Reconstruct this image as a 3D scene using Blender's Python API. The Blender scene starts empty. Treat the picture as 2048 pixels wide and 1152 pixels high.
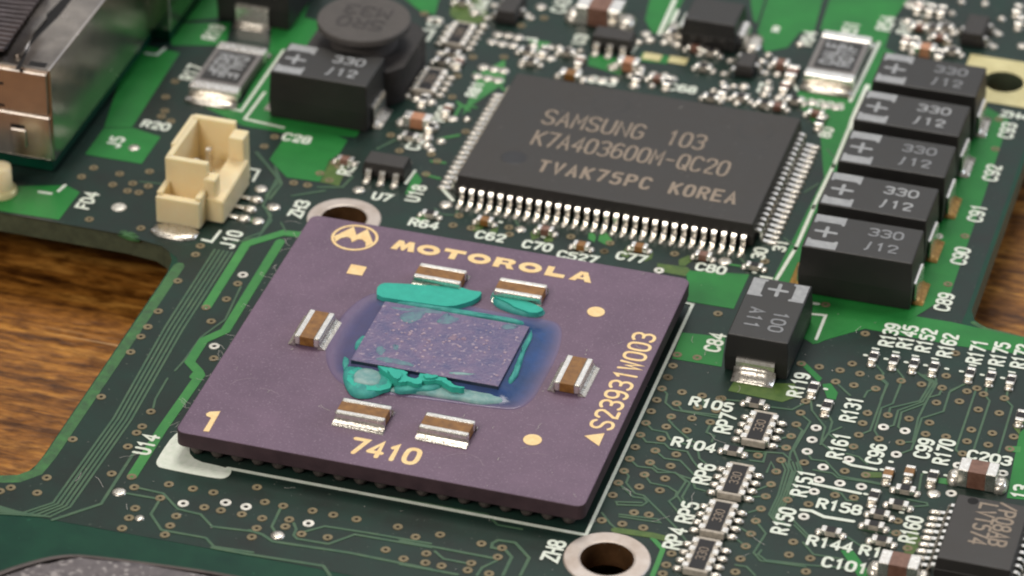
import bpy, bmesh, math, random
from mathutils import Vector, Matrix
# 1 Blender unit = 1 mm (scene unit scale 0.001)
sc = bpy.context.scene
sc.unit_settings.system = 'METRIC'; sc.unit_settings.scale_length = 0.001
random.seed(7)
R_ = math.radians
# ------------------------------------------------------------------ camera
CAMP = Vector((57.891829, -187.100751, 136.184302))
RM = ((0.95902309, 0.28302139, 0.01317596), (0.16668143, -0.52597619, -0.83400621), (-0.22911136, 0.8020274, -0.55159772))
FPX = 7825.43                       # focal length in pixels of a 2048 wide frame
cd = bpy.data.cameras.new('camera'); cam = bpy.data.objects.new('camera', cd); sc.collection.objects.link(cam)
cd.sensor_width = 36; cd.lens = FPX / 2048 * 36; cd.clip_start = 1; cd.clip_end = 5000
rx, ry, rz = (Vector(r) for r in RM)
cam.matrix_world = Matrix(((rx.x, -ry.x, -rz.x, CAMP.x), (rx.y, -ry.y, -rz.y, CAMP.y), (rx.z, -ry.z, -rz.z, CAMP.z), (0, 0, 0, 1)))
sc.camera = cam
cd.dof.use_dof = True; cd.dof.focus_distance = (Vector((3, -3, 1.9)) - CAMP).dot(rz); cd.dof.aperture_fstop = 0.06
# ------------------------------------------------------------------ light: a ceiling lamp behind, a pale window to the side, a dim warm room
w = bpy.data.worlds.new('World'); sc.world = w; w.use_nodes = True
w.node_tree.nodes['Background'].inputs[0].default_value = (1.0, 0.97, 0.92, 1); w.node_tree.nodes['Background'].inputs[1].default_value = 0.24
def area(name, loc, to, sx, sy, power, col):
    l = bpy.data.lights.new(name, 'AREA'); l.shape = 'RECTANGLE'; l.size = sx; l.size_y = sy; l.energy = power; l.color = col
    o = bpy.data.objects.new(name, l); sc.collection.objects.link(o); o.location = loc
    o.rotation_euler = (Vector(to) - Vector(loc)).to_track_quat('-Z', 'Y').to_euler(); return o
area('ceiling_lamp', (-50, 240, 500), (0, 10, 0), 200, 200, 1.5e6, (1, 0.95, 0.87))
area('room_lamp', (-150, -330, 330), (0, 0, 0), 170, 170, 1.0e6, (1, 0.93, 0.84))
area('back_wall_fill', (40, 620, 400), (10, 10, 0), 620, 260, 0.42e6, (0.84, 0.90, 1))  # added fill standing in for back wall brightness, lifts black and metal tops
area('side_window', (420, 260, 220), (10, 10, 0), 160, 200, 0.7e6, (0.72, 0.83, 1))
sc.view_settings.view_transform = 'Standard'; sc.view_settings.look = 'None'; sc.view_settings.exposure = 0.0; sc.view_settings.gamma = 1
sc.view_settings.use_curve_mapping = False
sc.render.engine = 'CYCLES'; sc.cycles.use_denoising = True; sc.cycles.filter_width = 2.0; sc.cycles.max_bounces = 6; sc.cycles.glossy_bounces = 4
sc.cycles.diffuse_bounces = 3; sc.cycles.caustics_reflective = False; sc.cycles.caustics_refractive = False

# ------------------------------------------------------------------ where a photograph pixel lies on the plane at height z
def P(px, py, z=0.0):
    a, b = (px - 1024) / FPX, (py - 576) / FPX
    d = rx * a + ry * b + rz
    k = (z - CAMP.z) / d.z
    return (CAMP.x + d.x * k, CAMP.y + d.y * k)
ZN = dict(A=(0, 0, 2.881), B=(400, 0, 2.881), C=(800, 0, 2.881), D=(1200, 0, 2.881), E=(1536, 0, 2.881), F=(0, 350, 2.881), G=(0, 750, 2.865),
          H=(350, 400, 2.881), I=(800, 400, 2.881), J=(1200, 400, 2.881), K=(1536, 400, 2.881), L=(350, 750, 2.865), M=(800, 750, 2.865),
          N=(1200, 750, 2.865), O=(1536, 750, 2.865), Q=(640, 540, 3.6), S=(300, 780, 6.244), T=(280, 220, 4.114), U=(560, 380, 6.244), W=(0, 0, 2.88), X=(0, 0, 1))
def zp(zn, x, y, z=0.0):
    ox, oy, s = ZN[zn]; return P(ox + x / s, oy + y / s, z)
def zl(zn, pts, z=0.0): return [zp(zn, x, y, z) for x, y in pts]

# ------------------------------------------------------------------ materials
def lin(c):
    f = lambda v: v / 12.92 if v <= 0.04045 else ((v + 0.055) / 1.055) ** 2.4
    return (f(c[0] / 255), f(c[1] / 255), f(c[2] / 255), 1)
def mat(name, col, rough=0.5, metal=0.0, var=0.18, scale=1.0, col2=None, bump=0.0, bscale=8.0, coat=0.0, spec=0.5, rvar=0.1, speck=None, speck_scale=6.0, speck_cut=0.72, sheen=0):
    m = bpy.data.materials.new(name); m.use_nodes = True; nt = m.node_tree; N = nt.nodes; L = nt.links
    b = N['Principled BSDF']; g = N.new('ShaderNodeNewGeometry')
    n = N.new('ShaderNodeTexNoise'); n.inputs['Scale'].default_value = scale; n.inputs['Detail'].default_value = 6; n.inputs['Roughness'].default_value = 0.65
    L.new(g.outputs['Position'], n.inputs['Vector'])
    c1 = lin(col); c2 = lin(col2) if col2 else tuple(min(1, v * (1 - 2 * var)) for v in c1[:3]) + (1,)
    if not col2: c1 = tuple(min(1, v * (1 + var)) for v in c1[:3]) + (1,)
    r = N.new('ShaderNodeMapRange'); r.inputs[1].default_value = 0.32; r.inputs[2].default_value = 0.68; L.new(n.outputs['Fac'], r.inputs[0])
    mx = N.new('ShaderNodeMix'); mx.data_type = 'RGBA'; mx.inputs[6].default_value = c2; mx.inputs[7].default_value = c1; L.new(r.outputs[0], mx.inputs[0])
    out = mx.outputs[2]
    if speck:
        n2 = N.new('ShaderNodeTexNoise'); n2.inputs['Scale'].default_value = speck_scale; n2.inputs['Detail'].default_value = 3; L.new(g.outputs['Position'], n2.inputs['Vector'])
        r2 = N.new('ShaderNodeMapRange'); r2.inputs[1].default_value = speck_cut; r2.inputs[2].default_value = speck_cut + 0.06; L.new(n2.outputs['Fac'], r2.inputs[0])
        m2 = N.new('ShaderNodeMix'); m2.data_type = 'RGBA'; m2.inputs[7].default_value = lin(speck); L.new(out, m2.inputs[6]); L.new(r2.outputs[0], m2.inputs[0]); out = m2.outputs[2]
    L.new(out, b.inputs['Base Color'])
    if rvar:
        rr = N.new('ShaderNodeMapRange'); rr.inputs[3].default_value = max(0.03, rough - rvar); rr.inputs[4].default_value = min(1, rough + rvar); L.new(n.outputs['Fac'], rr.inputs[0]); L.new(rr.outputs[0], b.inputs['Roughness'])
    else: b.inputs['Roughness'].default_value = rough
    b.inputs['Metallic'].default_value = metal; b.inputs['Specular IOR Level'].default_value = spec
    if coat: b.inputs['Coat Weight'].default_value = coat; b.inputs['Coat Roughness'].default_value = 0.25
    if bump:
        n3 = N.new('ShaderNodeTexNoise'); n3.inputs['Scale'].default_value = bscale; n3.inputs['Detail'].default_value = 4; L.new(g.outputs['Position'], n3.inputs['Vector'])
        bp = N.new('ShaderNodeBump'); bp.inputs['Strength'].default_value = bump; bp.inputs['Distance'].default_value = 0.1; L.new(n3.outputs['Fac'], bp.inputs['Height']); L.new(bp.outputs[0], b.inputs['Normal'])
    return m
M = {}
M['board'] = mat('dark_solder_mask', (34, 60, 52), 0.34, scale=0.22, col2=(40, 47, 44), speck=(86, 96, 86), speck_scale=3.6, speck_cut=0.68, bump=0.05, bscale=14, spec=0.22)
M['bare'] = mat('bare_laminate', (8, 68, 48), 0.36, scale=0.4, col2=(6, 54, 42), speck=(30, 88, 64), speck_scale=2.2, speck_cut=0.70, spec=0.22)
M['cut'] = mat('cut_board_edge', (84, 94, 72), 0.7, scale=1.2, col2=(62, 72, 56), bump=0.3, bscale=9)
M['edge'] = mat('board_rim', (66, 124, 66), 0.6, scale=1.2, col2=(48, 84, 52), bump=0.3, bscale=9)
M['pour'] = mat('masked_copper', (44, 136, 62), 0.4, scale=0.35, col2=(36, 118, 54), spec=0.25, bump=0.03)
M['olive'] = mat('thin_masked_copper', (98, 122, 62), 0.42, scale=1.5, col2=(72, 100, 50), spec=0.25)
M['trace'] = mat('masked_trace', (86, 112, 86), 0.42, scale=0.8, col2=(66, 98, 78), spec=0.25)
M['thick'] = mat('masked_wide_trace', (74, 150, 78), 0.4, scale=0.5, col2=(60, 132, 72), spec=0.25)
M['via'] = mat('via_ring', (144, 130, 100), 0.45, 0.0, scale=2, col2=(114, 102, 76), spec=0.3)
M['tin'] = mat('tinned_ring', (236, 232, 222), 0.35, 0.3, scale=2)
M['hole'] = mat('drill_hole', (14, 12, 10), 0.9, rvar=0)
M['silk'] = mat('white_silkscreen', (242, 246, 236), 0.6, scale=2.5, col2=(222, 232, 216))
M['pad'] = mat('solder', (228, 223, 214), 0.28, 0.85, scale=3, col2=(196, 188, 176), bump=0.25, bscale=7)
M['flux_solder'] = mat('flux_stained_solder', (196, 156, 84), 0.4, 0.5, scale=3, col2=(150, 110, 60), bump=0.3, bscale=6)
M['cream_ring'] = mat('tinned_mounting_ring', (208, 198, 192), 0.42, 0.35, scale=0.6, col2=(184, 168, 156))
M['gold_pad'] = mat('pale_gold_pad', (226, 216, 164), 0.4, 0.3, scale=0.8, col2=(206, 194, 140))
M['hole_wall'] = mat('plated_hole_wall', (112, 80, 52), 0.5, 0.5, scale=1)
M['ceramic'] = mat('purple_ceramic', (120, 97, 119), 0.46, scale=0.3, col2=(104, 83, 104), speck=(136, 116, 134), speck_scale=8, speck_cut=0.6, bump=0.12, bscale=12, spec=0.4, rvar=0.14)
M['ceramic_shaded_side'] = mat('shaded_ceramic_edge', (78, 58, 64), 0.7, scale=0.9, col2=(62, 45, 52), bump=0.2, bscale=6)  # same ceramic, darkened on the sides: their shade is put into the colour
M['gold'] = mat('gold_plate', (255, 228, 172), 0.42, 0.15, scale=3, col2=(250, 208, 144))
M['ball'] = mat('dark_solder_ball', (104, 94, 90), 0.6, 0.1, scale=3)
M['mlcc'] = mat('brown_ceramic', (160, 112, 54), 0.5, scale=2.2, col2=(118, 78, 36))
M['mlcc_o'] = mat('tan_ceramic', (206, 150, 116), 0.5, scale=2, col2=(176, 120, 88))
M['mlcc_r'] = mat('reddish_ceramic', (142, 104, 88), 0.5, scale=2, col2=(112, 76, 62))
M['epoxy'] = mat('black_epoxy', (50, 46, 44), 0.5, scale=0.3, col2=(43, 40, 39), bump=0.18, bscale=16, spec=0.55, rvar=.16, speck=(84, 79, 76), speck_scale=4, speck_cut=.7)
M['epoxy_g'] = mat('charcoal_moulding', (37, 35, 34), 0.48, scale=0.9, col2=(31, 30, 30), bump=0.12, bscale=14, spec=0.6)
M['resin'] = mat('black_resin', (30, 28, 32), 0.5, scale=2, spec=0.35)
M['dimple'] = mat('polished_epoxy', (34, 31, 31), 0.3, rvar=0)
M['laser'] = mat('laser_marking', (166, 150, 134), 0.7, scale=4, col2=(140, 126, 112))
M['print'] = mat('grey_print', (176, 178, 180), 0.6, scale=3, col2=(150, 152, 156))
M['print_b'] = mat('worn_grey_print', (150, 152, 156), 0.6, scale=3, col2=(118, 120, 124))
M['lead'] = mat('tin_lead', (250, 247, 241), 0.25, 0.92, scale=4, col2=(226, 218, 206))
M['die'] = mat('bare_silicon', (132, 114, 144), 0.32, scale=0.75, col2=(92, 92, 132), speck=(166, 150, 168), speck_scale=3.4, speck_cut=0.615, bump=0.6, bscale=5, spec=0.4)
M['die_side'] = mat('silicon_edge', (40, 42, 66), 0.25, rvar=0)
M['teal'] = mat('teal_thermal_pad', (66, 190, 170), 0.75, scale=1.6, col2=(58, 176, 158), bump=0.1, bscale=5, spec=0.3)
M['teal_d'] = mat('teal_residue', (82, 176, 164), 0.6, scale=1.4, col2=(48, 138, 136), bump=0.3, bscale=3, spec=0.3)
M['teal_p'] = mat('pale_teal_smear', (158, 186, 184), 0.55, scale=1.0, col2=(84, 148, 150), bump=0.2, bscale=3, spec=0.3)
M['smear_p'] = mat('pinkish_smear', (158, 134, 150), 0.6, scale=2, col2=(132, 112, 134), rvar=0)
M['grain'] = mat('pale_grain', (196, 176, 188), 0.5, scale=2, col2=(158, 136, 156), rvar=0)
M['smear_t'] = mat('thin_teal_film', (98, 146, 150), 0.5, scale=2.2, col2=(98, 106, 136), rvar=0)
M['scuff'] = mat('scuffed_ceramic', (146, 128, 142), 0.7, scale=3, rvar=0)
M['nylon'] = mat('cream_nylon', (250, 230, 188), 0.45, scale=0.5, col2=(246, 220, 172), spec=0.4)
b_ = M['nylon'].node_tree.nodes['Principled BSDF']; b_.inputs['Subsurface Weight'].default_value = 0.35; b_.inputs['Subsurface Radius'].default_value = (1.2, 0.9, 0.5); b_.inputs['Subsurface Scale'].default_value = 0.8
M['steel'] = mat('shield_steel', (206, 196, 186), 0.24, 1.0, scale=0.3, col2=(178, 170, 164), bump=0.1, bscale=0.9)
M['black'] = mat('dark_slot', (20, 18, 20), 0.8, rvar=0)
M['rib'] = mat('ribbed_grey_plastic', (108, 100, 104), 0.6, scale=1)
M['rgrey'] = mat('resistor_frame', (138, 134, 132), 0.5, scale=2, col2=(116, 112, 112))
M['white_cer'] = mat('alumina', (196, 186, 172), 0.6, scale=3)
M['speck'] = mat('speckled_grey', (122, 115, 117), 0.75, scale=1.6, col2=(92, 86, 89), speck=(160, 153, 152), speck_scale=1.9, speck_cut=0.56, bump=0.7, bscale=1.8)
M['speck_rim'] = mat('smooth_grey_rim', (92, 82, 80), 0.6, scale=0.8)
M['dust'] = mat('pale_dust', (196, 192, 186), 0.9, rvar=0)
M['ferrite'] = mat('ferrite', (90, 85, 83), 0.7, scale=1.4, col2=(78, 74, 72), bump=0.2, bscale=8)
M['ferrite_d'] = mat('ferrite_base', (48, 44, 44), 0.6, scale=1.4)
M['ferrite_print'] = mat('dark_stamp', (64, 60, 60), 0.7, rvar=0)

def underfill_mat():
    m = mat('blue_underfill', (10, 74, 136), 0.22, scale=0.6, col2=(14, 60, 104), bump=0.2, bscale=2, spec=0.35)
    nt = m.node_tree; N = nt.nodes; L = nt.links; b = N['Principled BSDF']; src = b.inputs['Base Color'].links[0].from_socket
    g = N.new('ShaderNodeNewGeometry'); s = N.new('ShaderNodeSeparateXYZ'); L.new(g.outputs['Position'], s.inputs[0])
    n = N.new('ShaderNodeTexNoise'); n.inputs['Scale'].default_value = 0.5; L.new(g.outputs['Position'], n.inputs['Vector'])
    at = N.new('ShaderNodeAttribute'); at.attribute_name = 'rim'
    r = N.new('ShaderNodeMapRange'); r.inputs[1].default_value = 6.5; r.inputs[2].default_value = -5.5; L.new(s.outputs['X'], r.inputs[0])
    ad = N.new('ShaderNodeMath'); ad.operation = 'MULTIPLY_ADD'; L.new(r.outputs[0], ad.inputs[0]); ad.inputs[1].default_value = 0.5; L.new(at.outputs['Fac'], ad.inputs[2])
    a2 = N.new('ShaderNodeMath'); a2.operation = 'MULTIPLY_ADD'; L.new(n.outputs['Fac'], a2.inputs[0]); a2.inputs[1].default_value = 0.15; L.new(ad.outputs[0], a2.inputs[2]); a2.use_clamp = True
    mx = N.new('ShaderNodeMix'); mx.data_type = 'RGBA'; L.new(a2.outputs[0], mx.inputs[0]); L.new(src, mx.inputs[6]); mx.inputs[7].default_value = lin((118, 104, 134)); L.new(mx.outputs[2], b.inputs['Base Color'])
    return m
M['underfill'] = underfill_mat()
def wood_mat():
    m = bpy.data.materials.new('varnished_wood'); m.use_nodes = True; nt = m.node_tree; N = nt.nodes; L = nt.links; b = N['Principled BSDF']
    g = N.new('ShaderNodeNewGeometry'); mp = N.new('ShaderNodeMapping'); mp.inputs['Scale'].default_value = (0.07, 0.75, 1); L.new(g.outputs['Position'], mp.inputs[0])
    n = N.new('ShaderNodeTexNoise'); n.inputs['Scale'].default_value = 1.0; n.inputs['Detail'].default_value = 8; n.inputs['Roughness'].default_value = 0.7; n.inputs['Distortion'].default_value = 0.6; L.new(mp.outputs[0], n.inputs['Vector'])
    cr = N.new('ShaderNodeValToRGB'); e = cr.color_ramp.elements; e[0].position = 0.36; e[0].color = lin((84, 48, 16)); e[1].position = 0.66; e[1].color = lin((214, 152, 72)); x = e.new(0.5); x.color = lin((164, 106, 42)); L.new(n.outputs['Fac'], cr.inputs[0])
    mp2 = N.new('ShaderNodeMapping'); mp2.inputs['Scale'].default_value = (0.9, 2.4, 1); L.new(g.outputs['Position'], mp2.inputs[0])
    n2 = N.new('ShaderNodeTexNoise'); n2.inputs['Scale'].default_value = 0.9; n2.inputs['Detail'].default_value = 5; L.new(mp2.outputs[0], n2.inputs['Vector'])
    mm = N.new('ShaderNodeMix'); mm.data_type = 'RGBA'; mm.blend_type = 'MULTIPLY'; mm.inputs[0].default_value = 0.85; r0 = N.new('ShaderNodeValToRGB'); r0.color_ramp.elements[0].position = 0.35; r0.color_ramp.elements[0].color = (0.26, 0.2, 0.13, 1); r0.color_ramp.elements[1].position = 0.62; r0.color_ramp.elements[1].color = (1, 1, 1, 1)
    L.new(n2.outputs['Fac'], r0.inputs[0]); L.new(cr.outputs[0], mm.inputs[6]); L.new(r0.outputs[0], mm.inputs[7])
    mp3 = N.new('ShaderNodeMapping'); mp3.inputs['Scale'].default_value = (0.012, 0.9, 1); L.new(g.outputs['Position'], mp3.inputs[0])
    n3 = N.new('ShaderNodeTexNoise'); n3.inputs['Scale'].default_value = 1.3; n3.inputs['Detail'].default_value = 3; L.new(mp3.outputs[0], n3.inputs['Vector'])
    r3 = N.new('ShaderNodeMapRange'); r3.inputs[1].default_value = 0.66; r3.inputs[2].default_value = 0.70; L.new(n3.outputs['Fac'], r3.inputs[0])
    m3 = N.new('ShaderNodeMix'); m3.data_type = 'RGBA'; L.new(r3.outputs[0], m3.inputs[0]); L.new(mm.outputs[2], m3.inputs[6]); m3.inputs[7].default_value = lin((232, 190, 140)); L.new(m3.outputs[2], b.inputs['Base Color'])
    b.inputs['Roughness'].default_value = 0.4; b.inputs['Specular IOR Level'].default_value = 0.3
    bp = N.new('ShaderNodeBump'); bp.inputs['Strength'].default_value = 0.5; bp.inputs['Distance'].default_value = 0.15; L.new(n2.outputs['Fac'], bp.inputs['Height']); L.new(bp.outputs[0], b.inputs['Normal'])
    return m
M['wood'] = wood_mat()
def ribbed():
    m = M['rib']; nt = m.node_tree; N = nt.nodes; L = nt.links
    g = N.new('ShaderNodeNewGeometry'); wv = N.new('ShaderNodeTexWave'); wv.inputs['Scale'].default_value = 0.55; wv.bands_direction = 'Y'; wv.inputs['Distortion'].default_value = 0.6; L.new(g.outputs['Position'], wv.inputs['Vector'])
    bp = N.new('ShaderNodeBump'); bp.inputs['Distance'].default_value = 0.3; L.new(wv.outputs['Fac'], bp.inputs['Height']); L.new(bp.outputs[0], N['Principled BSDF'].inputs['Normal'])
ribbed()

# ------------------------------------------------------------------ object helpers
COL = sc.collection
def link(name, data, parent=None, loc=(0, 0, 0), rz=0.0):
    o = bpy.data.objects.new(name, data); COL.objects.link(o); o.parent = parent; o.location = loc; o.rotation_euler = (0, 0, rz); return o
def tag(o, label, cat=None, group=None, kind=None):
    if label: o['label'] = label
    if cat: o['category'] = cat
    if group: o['group'] = group
    if kind: o['kind'] = kind
    return o
def thing(name, label, cat, x, y, rz=0.0, group=None, z=0.0):
    o = link(name, None, None, (x, y, z), rz); o.empty_display_size = 1; return tag(o, label, cat, group)
def mesh_from(bm, name, mats, smooth=False):
    me = bpy.data.meshes.new(name); bmesh.ops.recalc_face_normals(bm, faces=bm.faces[:]); bm.to_mesh(me); bm.free()
    for m in (mats if isinstance(mats, (list, tuple)) else [mats]): me.materials.append(M[m])
    if smooth:
        for p in me.polygons: p.use_smooth = True
    return me
def bm_box(bm, x0, x1, y0, y1, z0, z1, bev=0.0, seg=2, taper=0.0, mi=0):
    vs = []
    for z, t in ((z0, 0), (z1, taper)):
        for x, y in ((x0 + t, y0 + t), (x1 - t, y0 + t), (x1 - t, y1 - t), (x0 + t, y1 - t)): vs.append(bm.verts.new((x, y, z)))
    fs = [(3, 2, 1, 0), (4, 5, 6, 7), (0, 1, 5, 4), (1, 2, 6, 5), (2, 3, 7, 6), (3, 0, 4, 7)]
    faces = [bm.faces.new([vs[i] for i in f]) for f in fs]
    for f in faces: f.material_index = mi
    if bev > 0:
        ed = list({e for f in faces for e in f.edges})
        bmesh.ops.bevel(bm, geom=ed, offset=bev, segments=seg, affect='EDGES', profile=0.5)
CACHE = {}
def box_mesh(m, x0, x1, y0, y1, z0, z1, bev=0.0, seg=2, taper=0.0):
    k = ('box', m, x0, x1, y0, y1, z0, z1, bev, seg, taper)
    if k not in CACHE:
        bm = bmesh.new(); bm_box(bm, x0, x1, y0, y1, z0, z1, bev, seg, taper); CACHE[k] = mesh_from(bm, 'box', m)
    return CACHE[k]
def box(name, parent, m, x0, x1, y0, y1, z0, z1, bev=0.0, seg=2, taper=0.0, loc=(0, 0, 0), rz=0.0):
    return link(name, box_mesh(m, x0, x1, y0, y1, z0, z1, bev, seg, taper), parent, loc, rz)
def prism_mesh(loops, z0, z1, m, bev=0.0):
    """outline with holes, filled and given thickness"""
    cu = bpy.data.curves.new('outline', 'CURVE'); cu.dimensions = '2D'; cu.fill_mode = 'BOTH'; cu.extrude = (z1 - z0) / 2
    for lp in loops:
        s = cu.splines.new('POLY'); s.points.add(len(lp) - 1); s.use_cyclic_u = True
        for i, (x, y) in enumerate(lp): s.points[i].co = (x, y, 0, 1)
    o = bpy.data.objects.new('outline', cu); me = bpy.data.meshes.new_from_object(o); bpy.data.objects.remove(o); bpy.data.curves.remove(cu)
    for v in me.vertices: v.co.z += (z0 + z1) / 2
    me.materials.clear(); me.materials.append(M[m])
    return me
def circle(cx, cy, r, n=40, ry=None): return [(cx + r * math.cos(2 * math.pi * i / n), cy + (ry or r) * math.sin(2 * math.pi * i / n)) for i in range(n)]
def chaikin(pts, it=2, closed=True):
    for _ in range(it):
        q = []
        n = len(pts)
        if not closed: q.append(pts[0])
        for i in range(n if closed else n - 1):
            a, b = pts[i], pts[(i + 1) % n]
            q.append((a[0] * .75 + b[0] * .25, a[1] * .75 + b[1] * .25)); q.append((a[0] * .25 + b[0] * .75, a[1] * .25 + b[1] * .75))
        if not closed: q.append(pts[-1])
        pts = q
    return pts
def add_ribbon(bm, pts, wd, z, closed=False, z0=None, cap=True):
    """a flat line of even width with mitred corners; skirts down to z0 give it thickness"""
    pts = [Vector(p) for p in pts]
    if not closed and cap:
        pass
    n = len(pts); L, Rr = [], []
    for i in range(n):
        a = pts[i - 1] if (i or closed) else None; b = pts[(i + 1) % n] if (i < n - 1 or closed) else None
        d1 = (pts[i] - a).normalized() if a is not None else None; d2 = (b - pts[i]).normalized() if b is not None else None
        if d1 is None: d1 = d2
        if d2 is None: d2 = d1
        t = d1 + d2
        if t.length < 1e-4: t = d1
        t.normalize(); nn = Vector((-t.y, t.x)); c = max(0.5, nn.dot(Vector((-d1.y, d1.x))))
        off = nn * (wd / 2 / c); L.append(pts[i] + off); Rr.append(pts[i] - off)
    if not closed and cap:
        for i, s in ((0, -1), (n - 1, 1)):
            d = (pts[1] - pts[0] if i == 0 else pts[-1] - pts[-2]).normalized() * s; nn = Vector((-d.y, d.x)) * s
            e = pts[i] + d * wd * 0.42
            l, r = e + nn * wd * 0.24, e - nn * wd * 0.24
            if i == 0: L.insert(0, l); Rr.insert(0, r)
            else: L.append(l); Rr.append(r)
        n += 2
    vl = [bm.verts.new((p.x, p.y, z)) for p in L]; vr = [bm.verts.new((p.x, p.y, z)) for p in Rr]
    for i in range(n if closed else n - 1):
        j = (i + 1) % n
        try: bm.faces.new((vl[i], vr[i], vr[j], vl[j]))
        except ValueError: pass
    if z0 is not None:
        bl = [bm.verts.new((p.x, p.y, z0)) for p in L]; br = [bm.verts.new((p.x, p.y, z0)) for p in Rr]
        for i in range(n if closed else n - 1):
            j = (i + 1) % n
            bm.faces.new((vl[i], vl[j], bl[j], bl[i])); bm.faces.new((vr[j], vr[i], br[i], br[j]))
def flat_up(me):
    return me
GL = {'0': [[(1, 0), (3, 0), (4, 1.2), (4, 4.8), (3, 6), (1, 6), (0, 4.8), (0, 1.2), (1, 0)]], '1': [[(1, 4.9), (2.2, 6), (2.2, 0)]], '2': [[(0, 4.8), (.8, 6), (3.2, 6), (4, 5), (4, 4), (0, 0), (4, 0)]],
 '3': [[(0, 5.4), (1, 6), (3, 6), (4, 5), (4, 4), (3, 3.1), (1.6, 3.1)], [(2.6, 3.1), (3.2, 3), (4, 2.1), (4, 1), (3, 0), (1, 0), (0, .7)]], '4': [[(3.1, 0), (3.1, 6), (0.2, 2.0)], [(0, 1.8), (4.2, 1.8)]],
 '5': [[(3.8, 6), (.2, 6), (.1, 3.4), (2.8, 3.7), (4, 2.7), (4, 1), (3, 0), (1, 0), (0, .7)]], '6': [[(3.6, 5.5), (2.8, 6), (1.2, 6), (0, 4.6), (0, 1.2), (1, 0), (3, 0), (4, 1), (4, 2.5), (3, 3.5), (1.6, 3.5)], [(1.8, 3.5), (1.1, 3.4), (.2, 2.6)]],
 '7': [[(0, 6), (4, 6), (1.5, 0)]], '8': [[(1, 0), (3, 0), (4, .9), (4, 2.2), (3, 3.1), (1, 3.1), (0, 2.2), (0, .9), (1, 0)], [(1.1, 3.1), (2.9, 3.1), (3.7, 3.9), (3.7, 5.2), (2.9, 6), (1.1, 6), (.3, 5.2), (.3, 3.9), (1.1, 3.1)]],
 '9': [[(.4, .5), (1.2, 0), (2.8, 0), (4, 1.4), (4, 4.8), (3, 6), (1, 6), (0, 5), (0, 3.5), (1, 2.5), (2.4, 2.5)], [(2.2, 2.5), (2.9, 2.6), (3.8, 3.4)]],
 'A': [[(0, 0), (2, 6), (4, 0)], [(.8, 2), (3.2, 2)]], 'B': [[(0, 0), (0, 6)], [(.2, 6), (2.8, 6), (3.8, 5.2), (3.8, 4), (2.8, 3.2), (.2, 3.2)], [(2.6, 3.2), (4, 2.2), (4, 1), (3, 0), (.2, 0)]],
 'C': [[(4, 5), (3, 6), (1, 6), (0, 4.8), (0, 1.2), (1, 0), (3, 0), (4, 1)]], 'D': [[(0, 0), (0, 6), (2.4, 6), (4, 4.6), (4, 1.4), (2.4, 0), (0, 0)]], 'E': [[(4, 6), (0, 6), (0, 0), (4, 0)], [(0, 3.1), (3.2, 3.1)]],
 'F': [[(4, 6), (0, 6), (0, 0)], [(0, 3.1), (3.2, 3.1)]], 'G': [[(4, 5), (3, 6), (1, 6), (0, 4.8), (0, 1.2), (1, 0), (3, 0), (4, 1), (4, 2.8), (2.4, 2.8)]], 'H': [[(0, 0), (0, 6)], [(4, 0), (4, 6)], [(0, 3.1), (4, 3.1)]],
 'J': [[(3, 6), (3, 1), (2.2, 0), (.8, 0), (0, 1)]], 'K': [[(0, 0), (0, 6)], [(4, 6), (0, 2.6)], [(1.2, 3.6), (4, 0)]], 'L': [[(0, 6), (0, 0), (4, 0)]], 'M': [[(0, 0), (0, 6), (2, 2.4), (4, 6), (4, 0)]],
 'N': [[(0, 0), (0, 6), (4, 0), (4, 6)]], 'O': [[(1, 0), (3, 0), (4, 1.2), (4, 4.8), (3, 6), (1, 6), (0, 4.8), (0, 1.2), (1, 0)]], 'P': [[(0, 0), (0, 6)], [(.2, 6), (3, 6), (4, 5), (4, 3.8), (3, 2.8), (.2, 2.8)]],
 'Q': [[(1, 0), (3, 0), (4, 1.2), (4, 4.8), (3, 6), (1, 6), (0, 4.8), (0, 1.2), (1, 0)], [(2.4, 1.6), (4.2, -.3)]], 'R': [[(0, 0), (0, 6)], [(.2, 6), (3, 6), (4, 5), (4, 4), (3, 3), (.2, 3)], [(2, 3), (4, 0)]],
 'S': [[(4, 5.1), (3, 6), (1, 6), (0, 5.1), (0, 4), (1, 3.2), (3, 2.8), (4, 2), (4, .9), (3, 0), (1, 0), (0, .9)]], 'T': [[(0, 6), (4, 6)], [(2, 6), (2, 0)]], 'U': [[(0, 6), (0, 1.2), (1, 0), (3, 0), (4, 1.2), (4, 6)]],
 'V': [[(0, 6), (2, 0), (4, 6)]], 'W': [[(0, 6), (.9, 0), (2, 4), (3.1, 0), (4, 6)]], 'Z': [[(0, 6), (4, 6), (0, 0), (4, 0)]], 'j': [[(2.9, 6), (2.1, .2), (1.2, -.8)]], '-': [[(.6, 2.8), (3.4, 2.8)]], ' ': [], '+': [[(2, .5), (2, 5.5)], [(0, 3), (4, 3)]], '/': [[(0, 0), (4, 6)]]}
ROUND = set('0235689BCDGJOPQRSU')
def text_mesh(s, wd, h, sw, m, z=0.0, thick=0.012, it=1, cf=0.7):
    k = ('t', s, cf, round(wd, 3), round(h, 3), round(sw, 3), m, z)
    if k in CACHE: return CACHE[k]
    bm = bmesh.new(); n = len(s); adv = wd / (n - 0.3) if n > 1 else wd; cw = adv * cf; lay = 0
    for i, c in enumerate(s):
        for st in GL[c]:
            pts = [(i * adv + x / 4 * cw, y / 6 * h) for x, y in st]
            closed = len(st) > 3 and st[0] == st[-1]
            if closed: pts = pts[:-1]
            if c in ROUND: pts = chaikin(pts, it, closed)
            add_ribbon(bm, pts, sw, z + thick + lay * 0.003, closed, z0=z); lay = (lay + 1) % 3
    me = bpy.data.meshes.new('lettering'); bm.to_mesh(me); bm.free(); me.materials.append(M[m]); CACHE[k] = me; return me
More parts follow.
